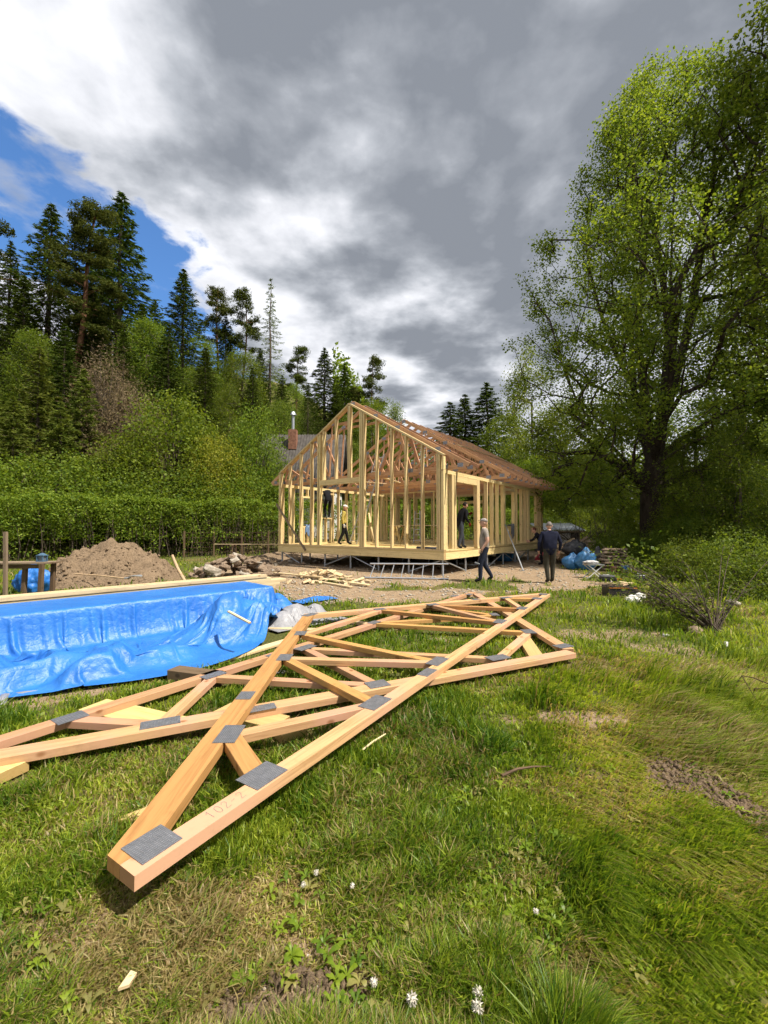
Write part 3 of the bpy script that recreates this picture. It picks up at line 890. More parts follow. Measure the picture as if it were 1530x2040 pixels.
board('bearer_board', 'wide yellow board under the left truss beside the tarp', 'board', gp(185, 1405), gp(345, 1442), .24, .065, 'osb')
board('bearer_board', 'yellow board end sticking out under the thick orange chord', 'board', gp(440, 1412), gp(560, 1440), .22, .065, 'osb')
board('bearer_block', 'short pale block under the pair of chords near the centre', 'block', gp(555, 1462), gp(605, 1445), .12, .065, 'osb')
board('bearer_block', 'yellow block at the left picture edge under the lower truss', 'block', gp(-40, 1515), gp(22, 1535), .2, .07, 'osb')
board('bearer_board', 'yellow board lying under the right corner of the trusses', 'board', gp(1038, 1262), gp(1075, 1318), .17, .065, 'osb')
board('bearer_board', 'short pale board end beyond the upper truss', 'board', gp(700, 1235), gp(795, 1252), .11, .05, 'board')
board('old_sleeper', 'dark weathered timber block beside the blue tarp', 'timber', gp(345, 1335, .1), gp(440, 1347, .1), .16, .12, 'oldwood')
board('long_plank', 'long pale plank lying on the grass between tarp and truss', 'plank', gp(428, 1318, .03), gp(690, 1240, .03), .13, .03, 'board')
board('loose_plank', 'plank under the silver tarp heap', 'plank', gp(525, 1250, .04), gp(640, 1254, .04), .12, .04, 'board')
m = MB(); a = gp(198, 1650, .03); b = gp(290, 1622, .03); ex = (b - a).normalized(); ey = Vector((-ex.y, ex.x, 0))
m.prism([tuple((a + ex * x + ey * y).xy) for x, y in ((0, 0), (.16, -.018), (.30, -.03), (.42, -.03), (.42, .045), (.2, .038), (.08, .018))], .02, .045)
tag(m.build('pointed_stake', MT['osb']), 'split pale stake with a sharp point under the orange chord', 'stake')
m = MB(); m.tube([gp(722, 1494, .07), gp(742, 1478, .09), gp(768, 1462, .08)], [.006, .007, .004], 6); tag(m.build('stick', MT['board']), 'thin bleached stick in the grass right of the trusses', 'stick')
m = MB(); m.tube([gp(1000, 1545, .03), gp(1030, 1532, .05), gp(1065, 1527, .05), gp(1100, 1527, .03)], [.009, .008, .006, .003], 6)
tag(m.build('twig', MT['oldwood']), 'curved dark twig in the lawn at the centre right', 'twig')
m = MB(); a = gp(235, 1975, .02); m.prism([tuple((a + Vector(p)).xy) for p in ((0, 0, 0), (.03, .012, 0), (.034, .05, 0), (.008, .058, 0))], .02, .03)
tag(m.build('wood_chip', MT['board']), 'small wood chip in the grass at the lower left', 'wood chip')

# ------------------------------------------------------------------ lumber stack and tarps
SO = Vector((-5.35, 5.97, 0)); SE = Vector((.7071, .7071, 0)); SG = Vector((.7071, -.7071, 0))
SP = lambda a, b, z=0: SO + SE * a + SG * b + ZU * z
SNUM = ['topmost back board of the lumber stack behind the tarp', 'second board from the back on the lumber stack', 'board under the topmost one in the lumber stack', 'lower back board of the lumber stack reaching furthest right',
        'bottom back board of the lumber stack', 'second lowest board at the back of the lumber stack']
for i, (b, z, e0, e1, w) in enumerate(((.06, .572, -3.0, 3.95, .12), (.195, .570, -3.0, 4.00, .12), (.12, .512, -3.0, 4.10, .24), (.12, .454, -3.0, 4.45, .24), (.12, .338, -3.0, 4.2, .24), (.12, .396, -3.0, 4.3, .24))):
    tag(beam('lumber_board', SP(e0, b, z), SP(e1, b, z), w, .056, MT['board'], bev=.003), 'long fresh pale ' + SNUM[i], 'board', 'boards of the lumber stack')
for k, a in enumerate((-2.2, .4, 3.2)):
    tag(beam('stack_bearer', SP(a, -.02, .155), SP(a, .26, .155), .09, .305, MT['oldwood']), 'dark bearer under the lumber stack, %s one' % ('left', 'middle', 'right')[k], 'bearer')


def drape(Hf, a0, a1, b0, b1, na, nb, exa, exb, z0, steps=260, seed=1, pin=None, gap=.012, amp=.35, bend=.03, fric=.65, hem=None):
    """drop a sheet with surplus cloth on a height field; plain position-based dynamics"""
    rg = np.random.default_rng(seed)
    A, B = np.meshgrid(np.linspace(a0, a1, na), np.linspace(b0, b1, nb), indexing='ij')
    hs_ = (hem(A) - b0) / (b1 - b0) if hem else np.ones(A.shape)
    B = b0 + (B - b0) * hs_
    P = np.stack([A, B, np.full(A.shape, z0) + 0.0], -1)
    for s_ in (1.6, 4.0): P[..., 2] += (fbm(A, B, s_, seed + int(s_)) - .5) * amp / s_
    P[..., 2] = np.maximum(P[..., 2], Hf(A, B) + .05)
    P[..., :2] += rg.normal(0, .004, P[..., :2].shape)
    ra = (a1 - a0) / (na - 1); rb = (b1 - b0) / (nb - 1)
    if callable(exa): fa, fb = exa(A, B)
    else: fa, fb = np.full(A.shape, exa), np.full(A.shape, exb)
    RA = (ra * fa)[..., None]; RB = (rb * fb * hs_)[..., None]; RD = np.sqrt(RA ** 2 + RB ** 2)
    V = np.zeros_like(P); P0 = P.copy()

    def con(i0, i1, r, k):
        d = P[i1] - P[i0]; l = np.linalg.norm(d, axis=-1, keepdims=True) + 1e-9; c = d * (k * .5 * (l - r) / l)
        P[i0] += c; P[i1] -= c
    S = slice
    for st in range(steps):
        V[..., 2] -= .0016; V *= .965; Q = P.copy(); P += V
        for it in range(3):
            for o in (0, 1):
                con((S(o, na - 1, 2), S(None)), (S(o + 1, na, 2), S(None)), RA[o:na - 1:2], 1.0) if len(range(o, na - 1, 2)) == len(range(o + 1, na, 2)) else None
                con((S(None), S(o, nb - 1, 2)), (S(None), S(o + 1, nb, 2)), RB[:, o:nb - 1:2], 1.0) if len(range(o, nb - 1, 2)) == len(range(o + 1, nb, 2)) else None
            for o in (0, 1):
                i0 = P[o:na - 1:2, :-1]; i1 = P[o + 1:na:2, 1:]; rd = RD[o:na - 1:2, :-1]; d = i1 - i0; l = np.linalg.norm(d, axis=-1, keepdims=True); c = d * (.12 * (l - rd) / l); i0 += c; i1 -= c
                i0 = P[o:na - 1:2, 1:]; i1 = P[o + 1:na:2, :-1]; rd = RD[o:na - 1:2, :-1]; d = i1 - i0; l = np.linalg.norm(d, axis=-1, keepdims=True); c = d * (.12 * (l - rd) / l); i0 += c; i1 -= c
            con((S(0, na - 2), S(None)), (S(2, na), S(None)), 2 * RA[:-2], bend); con((S(None), S(0, nb - 2)), (S(None), S(2, nb)), 2 * RB[:, :-2], bend)
            h = Hf(P[..., 0], P[..., 1]) + gap; low = P[..., 2] < h
            P[..., 2] = np.where(low, h, P[..., 2])
            P[..., :2] = np.where(low[..., None], P[..., :2] * (1 - fric) + Q[..., :2] * fric, P[..., :2])
            if pin is not None: P[pin] = P0[pin]
        V = P - Q
        V = np.clip(V, -.05, .05)
    return P


def sheet(P):
    na, nb = P.shape[:2]; W3 = np.array(SO)[None, None] + P[..., :1] * np.array(SE) + P[..., 1:2] * np.array(SG); W3[..., 2] = P[..., 2]
    i = np.arange(na - 1)[:, None] * nb + np.arange(nb - 1)[None, :]
    F = np.stack([i, i + nb, i + nb + 1, i + 1], -1).reshape(-1, 4)
    return W3.reshape(-1, 3), F


def H_main(a, b):
    h = np.full(np.shape(a), .035)
    h = np.maximum(h, .505 * sm(b, 1.42, 1.32) * sm(a, 3.60, 3.50) * (b > -.5))
    g = lambda ca, cb, ra, rb, hh: hh * np.exp(-(((a - ca) / ra) ** 2 + ((b - cb) / rb) ** 2))
    h = np.maximum(h, g(2.35, 2.30, .75, .34, .46)); h = np.maximum(h, g(1.2, 2.75, .55, .22, .20)); h = np.maximum(h, g(-.2, 2.45, .8, .3, .16)); h = np.maximum(h, g(.55, 2.9, .35, .12, .14))
    h = np.maximum(h, g(3.72, 1.1, .26, .35, .34)); h = np.maximum(h, g(3.0, 1.75, .4, .3, .30)); h = np.maximum(h, g(3.85, .7, .22, .3, .24)); h = np.maximum(h, g(-1.6, 2.5, .6, .4, .2))
    rdg = np.clip(1 - np.abs(fbm(a * 1.0 + b * .5, b - a * .3, 1.5, 77, 2) - .5) * 9, 0, 1)
    h = h + .19 * rdg * sm(b, 1.6, 2.0) * sm(b, 3.15, 2.8)
    return h


def rest_ab(A, B):
    # taut over the top of the stack, slack in front of it
    k = sm(B, 1.15, 1.6); kk = np.maximum(k, 1.1 * sm(A, 3.3, 3.7))
    return 1.01 + .24 * kk, 1.01 + .30 * kk


P = drape(H_main, -2.6, 4.0, .30, 2.72, 216, 104, rest_ab, None, .60, 340, 4, None, .012, .5, .010, .55, lambda a: np.interp(a, [-2.6, -.3, .5, 1.3, 2.1, 2.7, 3.1, 3.5, 4.0], [2.95, 2.85, 3.1, 3.35, 3.15, 2.75, 1.95, 1.7, 1.5]))
V_, F_ = sheet(P)
me = np_mesh('tarp', V_, F_, True); tarp = obj('tarp', me, MT['tarp'])
so = tarp.modifiers.new('thickness', 'SOLIDIFY'); so.thickness = .004
su = tarp.modifiers.new('smooth', 'SUBSURF'); su.levels = 1; su.render_levels = 1
tag(tarp, 'large crumpled blue tarp draped over the lumber stack', 'tarp')
TARP_POLY = [tuple(SP(a, b).xy) for a, b in ((-3, -.1), (-3, 2.8), (-.2, 2.6), (.5, 2.85), (1.2, 3.2), (1.7, 3.38), (2.2, 3.3), (2.7, 2.9), (3.3, 2.3), (3.9, 1.7), (4.5, 1.2), (4.5, -.1))]


def H_silver(a, b):
    h = np.full(np.shape(a), .02)
    g = lambda ca, cb, ra, rb, hh: hh * np.exp(-(((a - ca) / ra) ** 2 + ((b - cb) / rb) ** 2))
    for q in ((.0, .0, .34, .24, .28), (.4, .0, .2, .2, .24), (-.28, .1, .2, .2, .22)): h = np.maximum(h, g(3.5 + q[0], 2.0 + q[1], *q[2:]))
    return h


P = drape(H_silver, 2.95, 4.15, 1.5, 2.45, 70, 56, 1.36, 1.34, .36, 240, 9)
V_, F_ = sheet(P)
o = obj('tarp_bundle', np_mesh('tarp_bundle', V_, F_, True), MT['silver']); o.modifiers.new('thickness', 'SOLIDIFY').thickness = .004
tag(o, 'crumpled silver grey tarp heap beside the end of the blue tarp', 'tarp')


def H_flat(a, b): return np.full(np.shape(a), .015) + .05 * np.exp(-((a - 4.95) / .3) ** 2 - ((b - .55) / .1) ** 2)


P = drape(H_flat, 4.5, 5.35, .4, .75, 50, 26, 1.22, 1.35, .16, 200, 12)
V_, F_ = sheet(P)
o = obj('tarp_tail', np_mesh('tarp_tail', V_, F_, True), MT['tarp']); o.modifiers.new('thickness', 'SOLIDIFY').thickness = .004
tag(o, 'loose blue tarp scrap on the bare soil at the end of the stack', 'tarp scrap')


m = MB(); rr = random.Random(8); hp_ = [(-10, 1418), (8, 1392), (22, 1386), (45, 1385), (70, 1380), (95, 1374), (118, 1371)]
m.tube([at(x, y, .03) + Vector((0, 0, rr.uniform(-.008, .012))) for x, y in hp_], [.045, .035, .028, .022, .026, .02, .006], 9)
m.v = [(x + rr.uniform(-.006, .006), y + rr.uniform(-.006, .006), z + rr.uniform(-.006, .006)) for x, y, z in m.v]
o = m.build('rolled_hem', MT['silver'], tarp, None, True); o['label'] = 'silver underside of the tarp rolled up along its hem'
tag(beam('loose_lath', at(455, 1218, .50), at(498, 1241, .42), .035, .018, MT['board']), 'thin pale slat lying on the blue tarp', 'lath')
# ------------------------------------------------------------------ heaps, tools and small things round the site
def soil_mat(name, c, dk):
    m, nt, b = new_mat(name, .97, .08)
    tc = nd(nt, 'ShaderNodeTexCoord'); P = tc.outputs['Object']
    n = nd(nt, 'ShaderNodeTexNoise', {'Vector': P, 'Scale': 3.0, 'Detail': 9.0, 'Roughness': .7}).outputs[0]
    nf = nd(nt, 'ShaderNodeTexNoise', {'Vector': P, 'Scale': 24.0, 'Detail': 6.0, 'Roughness': .7}).outputs[0]
    nt.links.new(ramp(nt, mth(nt, 'ADD', mth(nt, 'MULTIPLY', n, .5), mth(nt, 'MULTIPLY', nf, .5)), [(.35, dk), (.5, c), (.68, tuple(x * 1.35 for x in c))]), b.inputs['Base Color'])
    bump(nt, b, mth(nt, 'ADD', n, mth(nt, 'MULTIPLY', nf, .6)), .9, .06)
    return m


MT['soil'] = soil_mat('dug_brown_soil', (.215, .155, .10), (.095, .066, .042))


def heap(name, cx, cy, rx, ry, h, seed, mat, label, cat, peak=(0, 0), p=1.0):
    n = 90; g = np.linspace(-1.25, 1.25, n); A, B = np.meshgrid(g, g)
    rr = np.hypot(A - peak[0] * np.maximum(0, 1 - np.hypot(A, B)), B - peak[1] * np.maximum(0, 1 - np.hypot(A, B)))
    rr = rr + (fbm(A, B, 2.0, seed) - .5) * .35
    z = h * np.clip(1 - rr, 0, 1) ** p; z = z - .12 * h * np.exp(-(rr / .18) ** 2) * 0
    rid = np.abs(fbm(A, B, 4.0, seed + 3) - .5) * 2
    z = z + (rid - .35) * .26 * h * sm(rr, 1.05, .6) + (fbm(A, B, 12.0, seed + 6, 4) - .5) * .17 * h * sm(rr, 1.15, .7)
    z = np.where(rr > 1.1, -.08, z - .02)
    X = cx + A * rx; Y = cy + B * ry; Z = gz(X, Y) + z
    i = np.arange(n - 1)[:, None] * n + np.arange(n - 1)[None, :]
    F = np.stack([i, i + 1, i + n + 1, i + n], -1).reshape(-1, 4)
    keep = (rr.ravel()[F] < 1.25).all(1)
    V = np.stack([X - cx, Y - cy, Z], -1).reshape(-1, 3)
    o = obj(name, np_mesh(name, V, F[keep], True), mat, None, Matrix.Translation((cx, cy, 0)))
    return tag(o, label, cat)


heap('soil_heap', -8.05, 12.6, 2.0, 1.95, 1.32, 11, MT['soil'], 'tall heap of dug brown soil in front of the hedge', 'soil heap', (.0, .0), .95)
hpo = bpy.data.objects['soil_heap']; co_ = np.array([v.co[:] for v in hpo.data.vertices]); co_ = co_[co_[:, 2] > .04]; rg_ = np.random.default_rng(3); q_ = co_[rg_.integers(0, len(co_), 1500)] + rg_.normal(0, .02, (1500, 3)) * (1, 1, .2)
r_ = .010 + .05 * rg_.random(1500) ** 4; o8_ = np.array([(1, 0, 0), (0, 1, 0), (-1, 0, 0), (0, -1, 0), (0, 0, 1), (0, 0, -1)], float); f8_ = np.array([(0, 1, 4), (1, 2, 4), (2, 3, 4), (3, 0, 4), (1, 0, 5), (2, 1, 5), (3, 2, 5), (0, 3, 5)])
o = obj('clods', np_mesh('clods', (q_[:, None] + o8_[None] * r_[:, None, None] * rg_.uniform(.6, 1.4, (1500, 6, 1))).reshape(-1, 3), (np.arange(1500)[:, None, None] * 6 + f8_[None]).reshape(-1, 3)), MT['soil'], hpo, WM[hpo.name]); o['kind'] = 'stuff'
heap('soil_bank', -4.9, 20.2, 2.6, 1.0, .42, 17, MT['soil'], 'low bank of soil and rubble left of the house', 'soil heap')

STONES = []
for k in range(6):
    m = MB(); m.box((0, 0, 0), (1.7, 1.25, .75), bev=.22); q_ = random.Random(40 + k)
    m.v = [(x * q_.uniform(.75, 1.12) + .25 * z, y * q_.uniform(.72, 1.12) - .2 * z * x, z * q_.uniform(.7, 1.15)) for x, y, z in m.v]; STONES.append(m.mesh('stone'))
    STONES[-1].materials.append(MT['stone_pale'] if k == 0 else MT['stone'])


def stone_pile(name, label, cat, cx, cy, rx, ry, h, n, size, seed, piece='stone', meshes=None):
    rr = random.Random(seed); t = thing(name, label, cat, (cx, cy, 0))
    for i in range(n):
        a = rr.uniform(0, 2 * math.pi); d = math.sqrt(rr.random())
        x = cx + math.cos(a) * d * rx; y = cy + math.sin(a) * d * ry; z = float(gz(x, y)) + h * (1 - d ** 1.5) * rr.uniform(.55, 1) + .03
        s = size * rr.uniform(.55, 1.35)
        M = Matrix.Translation((x, y, z)) @ Matrix.Rotation(rr.uniform(0, 6.28), 4, 'Z') @ Matrix.Rotation(rr.uniform(-.6, .6), 4, 'X') @ Matrix.Rotation(rr.uniform(-.5, .5), 4, 'Y') @ Matrix.Diagonal((s, s * rr.uniform(.7, 1.1), s * rr.uniform(.6, 1.1), 1))
        put(bpy.data.objects.new(piece, rr.choice(meshes or STONES)), t, M)
    return t


stone_pile('rubble_pile', 'heap of broken stone rubble between soil heap and house', 'rubble', -4.75, 13.7, 1.45, .75, .62, 120, .17, 5)
big = put(bpy.data.objects.new('stone', STONES[0]), bpy.data.objects['rubble_pile'], Matrix.Translation((-5.2, 13.0, .25)) @ Matrix.Rotation(.4, 4, 'Z') @ Matrix.Rotation(.5, 4, 'Y') @ Matrix.Diagonal((.3, .24, .34, 1)))
big['label'] = 'large pale block in the rubble'
stone_pile('rubble_scatter', 'scattered stones in front of the left house corner', 'rubble', -4.1, 18.6, 1.9, 1.5, .12, 60, .10, 8)

# offcuts
OFF = []
for k, (a, b, c) in enumerate(((.30, .12, .05), (.18, .12, .05), (.22, .14, .06), (.42, .10, .05), (.14, .10, .06))):
    m = MB(); m.box((0, 0, 0), (a, b, c)); OFF.append(m.mesh('offcut')); OFF[-1].materials.append(MT['board'])
stone_pile('offcut_heap', 'heap of pale timber offcuts on the soil before the deck', 'offcuts', -1.95, 13.2, .9, .55, .22, 34, 1.0, 21, 'offcut', OFF)
stone_pile('offcut_scatter', 'scatter of pale timber offcuts nearer the tarp', 'offcuts', -1.5, 11.9, 1.3, .7, .05, 26, .9, 22, 'offcut', OFF)
for i, (a, b, z, lb) in enumerate((((600, 1147), (735, 1166), .05, 'long pale board on the soil pointing at the silver ladder'), ((545, 1141), (640, 1150), .10, 'pale board lying across the offcut heap'),
                                   ((660, 1150), (738, 1158), .04, 'short pale board on the soil below the ladder'), ((625, 1157), (700, 1170), .03, 'narrow pale lath on the soil near the tarp end'))):
    board('loose_board', lb, 'board', at(*a, z), at(*b, z), .11, .04, 'board', z)
for k, (ya, yb, x0, x1) in enumerate(((1085, 1084, 428, 560), (1088, 1086, 432, 553))):
    Y0 = 18.9
    A = Vector(((x0 - CXP) / FPX * Y0, Y0, CAMH + (1050 - ya) / FPX * Y0)); B = hp(7.7 - k * .16, .45 + k * .15, .80)
    A.z = .80
    tag(beam('scaffold_plank', A, B, .14, .035, MT['board']), ('upper' if k == 0 else 'lower') + ' of two planks jutting left from the deck corner', 'plank')
# a trestle that carries the outer end of the planks
t = thing('plank_trestle', 'dark trestle under the jutting planks beside the hedge', 'trestle', (-6.6, 18.9, 0))
m = MB(); m.box((-6.6, 18.9, .745), (.08, .5, .07)); m.build('rail', MT['oldwood'], t)
for sy in (-1, 1):
    m = MB(); m.bar((-6.6, 18.9 + sy * .2, .72), (-6.6, 18.9 + sy * .28, -.02), .05, .05, up=(1, 0, 0)); m.build('leg', MT['oldwood'], t)


def tubeobj(name, pts, r, mat, parent=None, n=8): m = MB(); m.tube(pts, r, n); return m.build(name, mat, parent)


def ladder(name, label, a0, a1, b0, b1, nr, r=.025, flat=True):
    """rails a0-a1 and b0-b1"""
    t = thing(name, label, 'ladder', tuple((Vector(a0) + Vector(b0)) / 2))
    for p, q in ((a0, a1), (b0, b1)):
        beam('rail', p, q, .026, .07, MT['alu'], t, tuple((Vector(a1) - Vector(a0)).cross(Vector(b0) - Vector(a0)).normalized()))
    for k in range(nr):
        f = (k + .5) / nr
        tubeobj('rung', [Vector(a0).lerp(Vector(a1), f), Vector(b0).lerp(Vector(b1), f)], .015, MT['alu'], t)
    return t


a0 = at(727, 1146, .03); a1 = at(893, 1155, .03); a0.y = 12.9; a1.y = 12.55; a0.x = (727 - CXP) / FPX * 12.9; a1.x = (893 - CXP) / FPX * 12.55
a0.z = a1.z = .04
ladder('extension_ladder', 'aluminium ladder lying on its side before the steel piles', a0, a1, a0 + Vector((.16, .14, .40)), a1 + Vector((.02, .14, .42)), 8)
lb = hp(6.1, 2.6, ZF); lt = hp(5.05, 3.3, 4.85)
sd = HU * .21
ladder('standing_ladder', 'aluminium ladder standing on the deck and reaching through the trusses', lb + sd, lt + sd, lb - sd, lt - sd, 13)
lb = hp(4.6, 5.6, ZF); lt = hp(4.75, 5.9, 2.35); sd = HU * .2
ladder('step_ladder', 'short step ladder on the deck behind the sawhorse', lb + sd, lt + sd * .7, lb - sd, lt - sd * .7, 6)

# sawhorses with boards inside the frame


def sawhorse(label, s, t):
    o = thing('sawhorse', label, 'sawhorse', hp(s, t, ZF), math.atan2(HD.y, HD.x))
    beam('beam', hp(s, t - .45, ZF + .80), hp(s, t + .45, ZF + .80), .09, .07, MT['osb'], o)
    for st in (-.36, .36):
        for sg in (-1, 1):
            beam('leg', hp(s + sg * .03, t + st, ZF + .77), hp(s + sg * .28, t + st * 1.1, ZF + .002), .05, .09, MT['osb'], o, tuple(HD))
        beam('brace', hp(s - .16, t + st, ZF + .45), hp(s + .16, t + st, ZF + .45), .03, .09, MT['osb'], o)


sawhorse('pale sawhorse on the deck nearer the doorway', 2.9, 5.3); sawhorse('pale sawhorse on the deck nearer the left wall', 4.75, 4.4)
for k in range(3):
    tag(beam('work_board', hp(2.4, 5.1 + k * .17, ZF + .855), hp(5.3, 4.25 + k * .17, ZF + .855), .14, .036, MT['board']),
        '%s of three boards lying across the sawhorses' % ('front', 'middle', 'rear')[k], 'board')
tubeobj_roll = tubeobj('membrane_roll', [hp(1.35, .55, ZF + .06), hp(.45, .35, ZF + .06)], .055, mat_plain('dark_membrane', (.05, .055, .075), .6), None, 14)
tag(tubeobj_roll, 'dark roll of membrane lying on the deck at the front', 'roll')
tag(beam('loose_stud', hp(3.0, 2.2, ZF + .03), hp(4.9, 2.4, ZF + .03), .10, .05, MT['stud']), 'loose stud lying on the deck near the centre', 'timber')
a = hp(-.02, 5.15, 1.65); b = at(1042, 1136, .02)
m = MB(); m.tube([a, b], .024, 8); m.box(b, (.12, .12, .012)); tag(m.build('steel_prop', MT['zinc']), 'grey steel prop leaning on the right wall window', 'prop')
tag(beam('leaning_board', hp(5.3, 3.1, ZF + .01), hp(5.75, 3.3, 2.2), .03, .12, MT['stud'], None, tuple(HD)), 'board leaning inside beside the step ladder', 'board')


# clothes hung on window sills
def hung_cloth(label, s, t, z, c, along, w=.5, drop=.55):
    mat = mat_plain('cloth_' + label.split()[0], c, .9, .1, .3, 12)
    na, nb = 16, 14; V = []
    for i in range(na):
        for j in range(nb):
            u = i / (na - 1) - .5; v = j / (nb - 1); L = drop * 1.45
            d = v * L; hw = .09
            if d < drop: o_, zz = -hw - .012 * math.sin(u * 22 + v * 4), -(drop - d)
            elif d < drop + .2: o_, zz = -hw + (d - drop) / .2 * 2 * hw, .015
            else: o_, zz = hw, -(d - drop - .2)
            zz += -.05 * math.cos(u * 6) * (1 - abs(v - .6)) + .02 * math.sin(u * 17)
            ww = w * (.72 + .5 * abs(v - .62)) ; zz -= .09 * max(0, .35 - v) * math.sin(u * 9 + 1) * 3
            V.append(hp(s + o_, t + u * ww, z + zz))
    F = [(i * nb + j, (i + 1) * nb + j, (i + 1) * nb + j + 1, i * nb + j + 1) for i in range(na - 1) for j in range(nb - 1)]
    m = MB(); m.add(V, F); o = m.build('hung_jacket', mat, smooth=True); o.modifiers.new('t', 'SOLIDIFY').thickness = .012
    return tag(o, label, 'jacket')


hung_cloth('grey jacket hung over the right wall window sill', .07, 6.0, 1.625, (.17, .17, .18), 't', .42, .48)
hung_cloth('blue jacket hung over the left wall window sill', HW - .07, 1.62, 1.625, (.12, .19, .32), 't', .46, .42)

# blue tub and pale sheet under the deck edge, right side
m = MB(); c = hp(.75, 7.0, 0)
for k in range(1): m.tube([c + Vector((0, 0, .01)), c + Vector((0, 0, .34))], [.34, .42], 18)
t = m.build('tub', mat_plain('blue_plastic', (.03, .14, .30), .5, .4), None, None, True); tag(t, 'blue plastic tub under the right edge of the deck', 'tub')
m = MB(); m.box(hp(1.0, 4.6, .035), (1.3, .7, .05), Matrix.Rotation(.5, 4, 'Z')); tag(m.build('insulation_slab', MT['white']), 'pale slab lying under the deck behind the braces', 'slab')

# shovel on the heap
t = thing('shovel', 'shovel with a long wooden handle lying on the soil heap', 'shovel', (-7.6, 11.05, .3))


def ray(x, y, Y):
    a = (x - CXP) / FPX; b = (CYP - y) / FPX
    dy = math.cos(PITCH) - b * math.sin(PITCH); dz = math.sin(PITCH) + b * math.cos(PITCH)
    return Vector((a * Y / dy, Y, CAMH + dz * Y / dy))


ha, hb_ = ray(147, 1143, 10.95), ray(257, 1153, 10.75)
tubeobj('handle', [ha, ha.lerp(hb_, .5) + Vector((0, 0, .015)), hb_], [.016, .017, .019], MT['handle'], t)
d = (hb_ - ha).normalized(); sd = Vector((-d.y, d.x, 0)).normalized(); upv = d.cross(sd)
m = MB(); q = [(0, -.03), (.06, -.11), (.24, -.12), (.33, -.05), (.35, 0), (.33, .05), (.24, .12), (.06, .11), (0, .03)]
top = [hb_ + d * x + sd * y + Vector((0, 0, .05 + .12 * x + abs(y) * .25)) for x, y in q]; bot = [p - Vector((0, 0, .012)) for p in top]; nq = len(q)
m.add(top + bot, [tuple(range(nq)), tuple(range(2 * nq - 1, nq - 1, -1))] + [(i, nq + i, nq + (i + 1) % nq, (i + 1) % nq) for i in range(nq)])
m.build('blade', MT['zinc'], t)
tubeobj('socket', [hb_ - d * .12, hb_ + d * .05 + Vector((0, 0, .03))], [.021, .016], MT['zinc'], t)
p0, p1 = ray(343, 1106, 11.9), ray(372, 1166, 11.6)
p1.z = .0
m = MB(); m.tube([p0, p0.lerp(p1, .45) + Vector((-.03, 0, 0)), p1], [.035, .042, .04], 9); tag(m.build('peeled_post', MT['handle']), 'peeled pale post leaning beside the rubble', 'post')

# work table at the left edge
t = thing('work_table', 'rough brown work table at the left picture edge', 'table', (-7.8, 9.2, 0))
for k in range(3):
    beam('table_board', (-9.6, 9.02 + k * .15, .775), (-7.22, 9.32 + k * .15, .775), .14, .035, MT['greywood'], t)
for (x, y) in ((-7.36, 9.22), (-7.40, 9.6), (-7.82, 9.35), (-9.4, 9.1), (-9.4, 9.45)):
    beam('leg', (x, y, -.03), (x + .02, y, .756), .075, .075, MT['oldwood'], t)
beam('rail', (-9.45, 9.16, .70), (-7.38, 9.32, .70), .03, .09, MT['oldwood'], t)
tag(beam('garden_stake', (-7.95, 9.05, -.05), (-7.93, 8.98, 1.45), .06, .06, MT['greywood']), 'upright brown stake behind the left table', 'stake')
t = thing('lantern', 'small blue lantern standing on the left table', 'lantern', (-7.5, 9.45, .793))
bm = mat_plain('blue_grey_enamel', (.06, .12, .19), .5, .4)
c = Vector((-7.50, 9.42, .793))
m = MB(); m.box(c + Vector((0, 0, .012)), (.15, .15, .024)); m.box(c + Vector((0, 0, .135)), (.16, .16, .02)); m.tube([c + Vector((0, 0, .145)), c + Vector((0, 0, .19))], [.09, .02], 4)
for sx in (-1, 1):
    for sy in (-1, 1): m.box(c + Vector((sx * .062, sy * .062, .075)), (.022, .022, .10))
m.build('body', bm, t); m = MB(); m.box(c + Vector((0, 0, .074)), (.10, .10, .096)); m.build('pane', mat_plain('dusty_glass', (.12, .15, .18), .2, .5), t)


def sack(name, label, c, size, mat, seed, cat='bag', knot=True):
    m = MB(); m.blob((0, 0, 0), size, 44, 30, 0, seed=seed)
    V = np.array(m.v); ang = np.arctan2(V[:, 1], V[:, 0]); zz = V[:, 2] / size[2]; cs, sn = np.cos(ang) * 2, np.sin(ang) * 2
    r1 = np.abs(fbm(cs + 7 + zz, sn + seed, 1.1, seed, 3) - .5) * 2; r2 = np.abs(fbm(cs * 1.3 + zz * 1.5 + 3, sn * 1.3 + seed - zz, 2.4, seed + 4, 3) - .5) * 2
    k = .82 + .42 * r1 + .26 * r2 + .10 * (1 - np.abs(zz)) * np.sign(np.cos(ang * 2))
    V[:, 0] *= k; V[:, 1] *= k; V[:, 2] = np.maximum(V[:, 2] * (.85 + .3 * r1), -size[2] * .72)
    if knot:
        tp = zz > .72; V[tp, 0] *= .55; V[tp, 1] *= .55; V[tp, 2] *= 1.15
    V[:, 2] += size[2] * .72; m.v = [tuple(v) for v in V]
    o = m.build(name, mat, None, Matrix.Translation(Vector(c)), True)
    return tag(o, label, cat)


sack('refuse_sack', 'crumpled blue sack under the left work table', (-8.3, 10.2, 0), (.36, .32, .38), MT['tarp'], 3, 'sack')

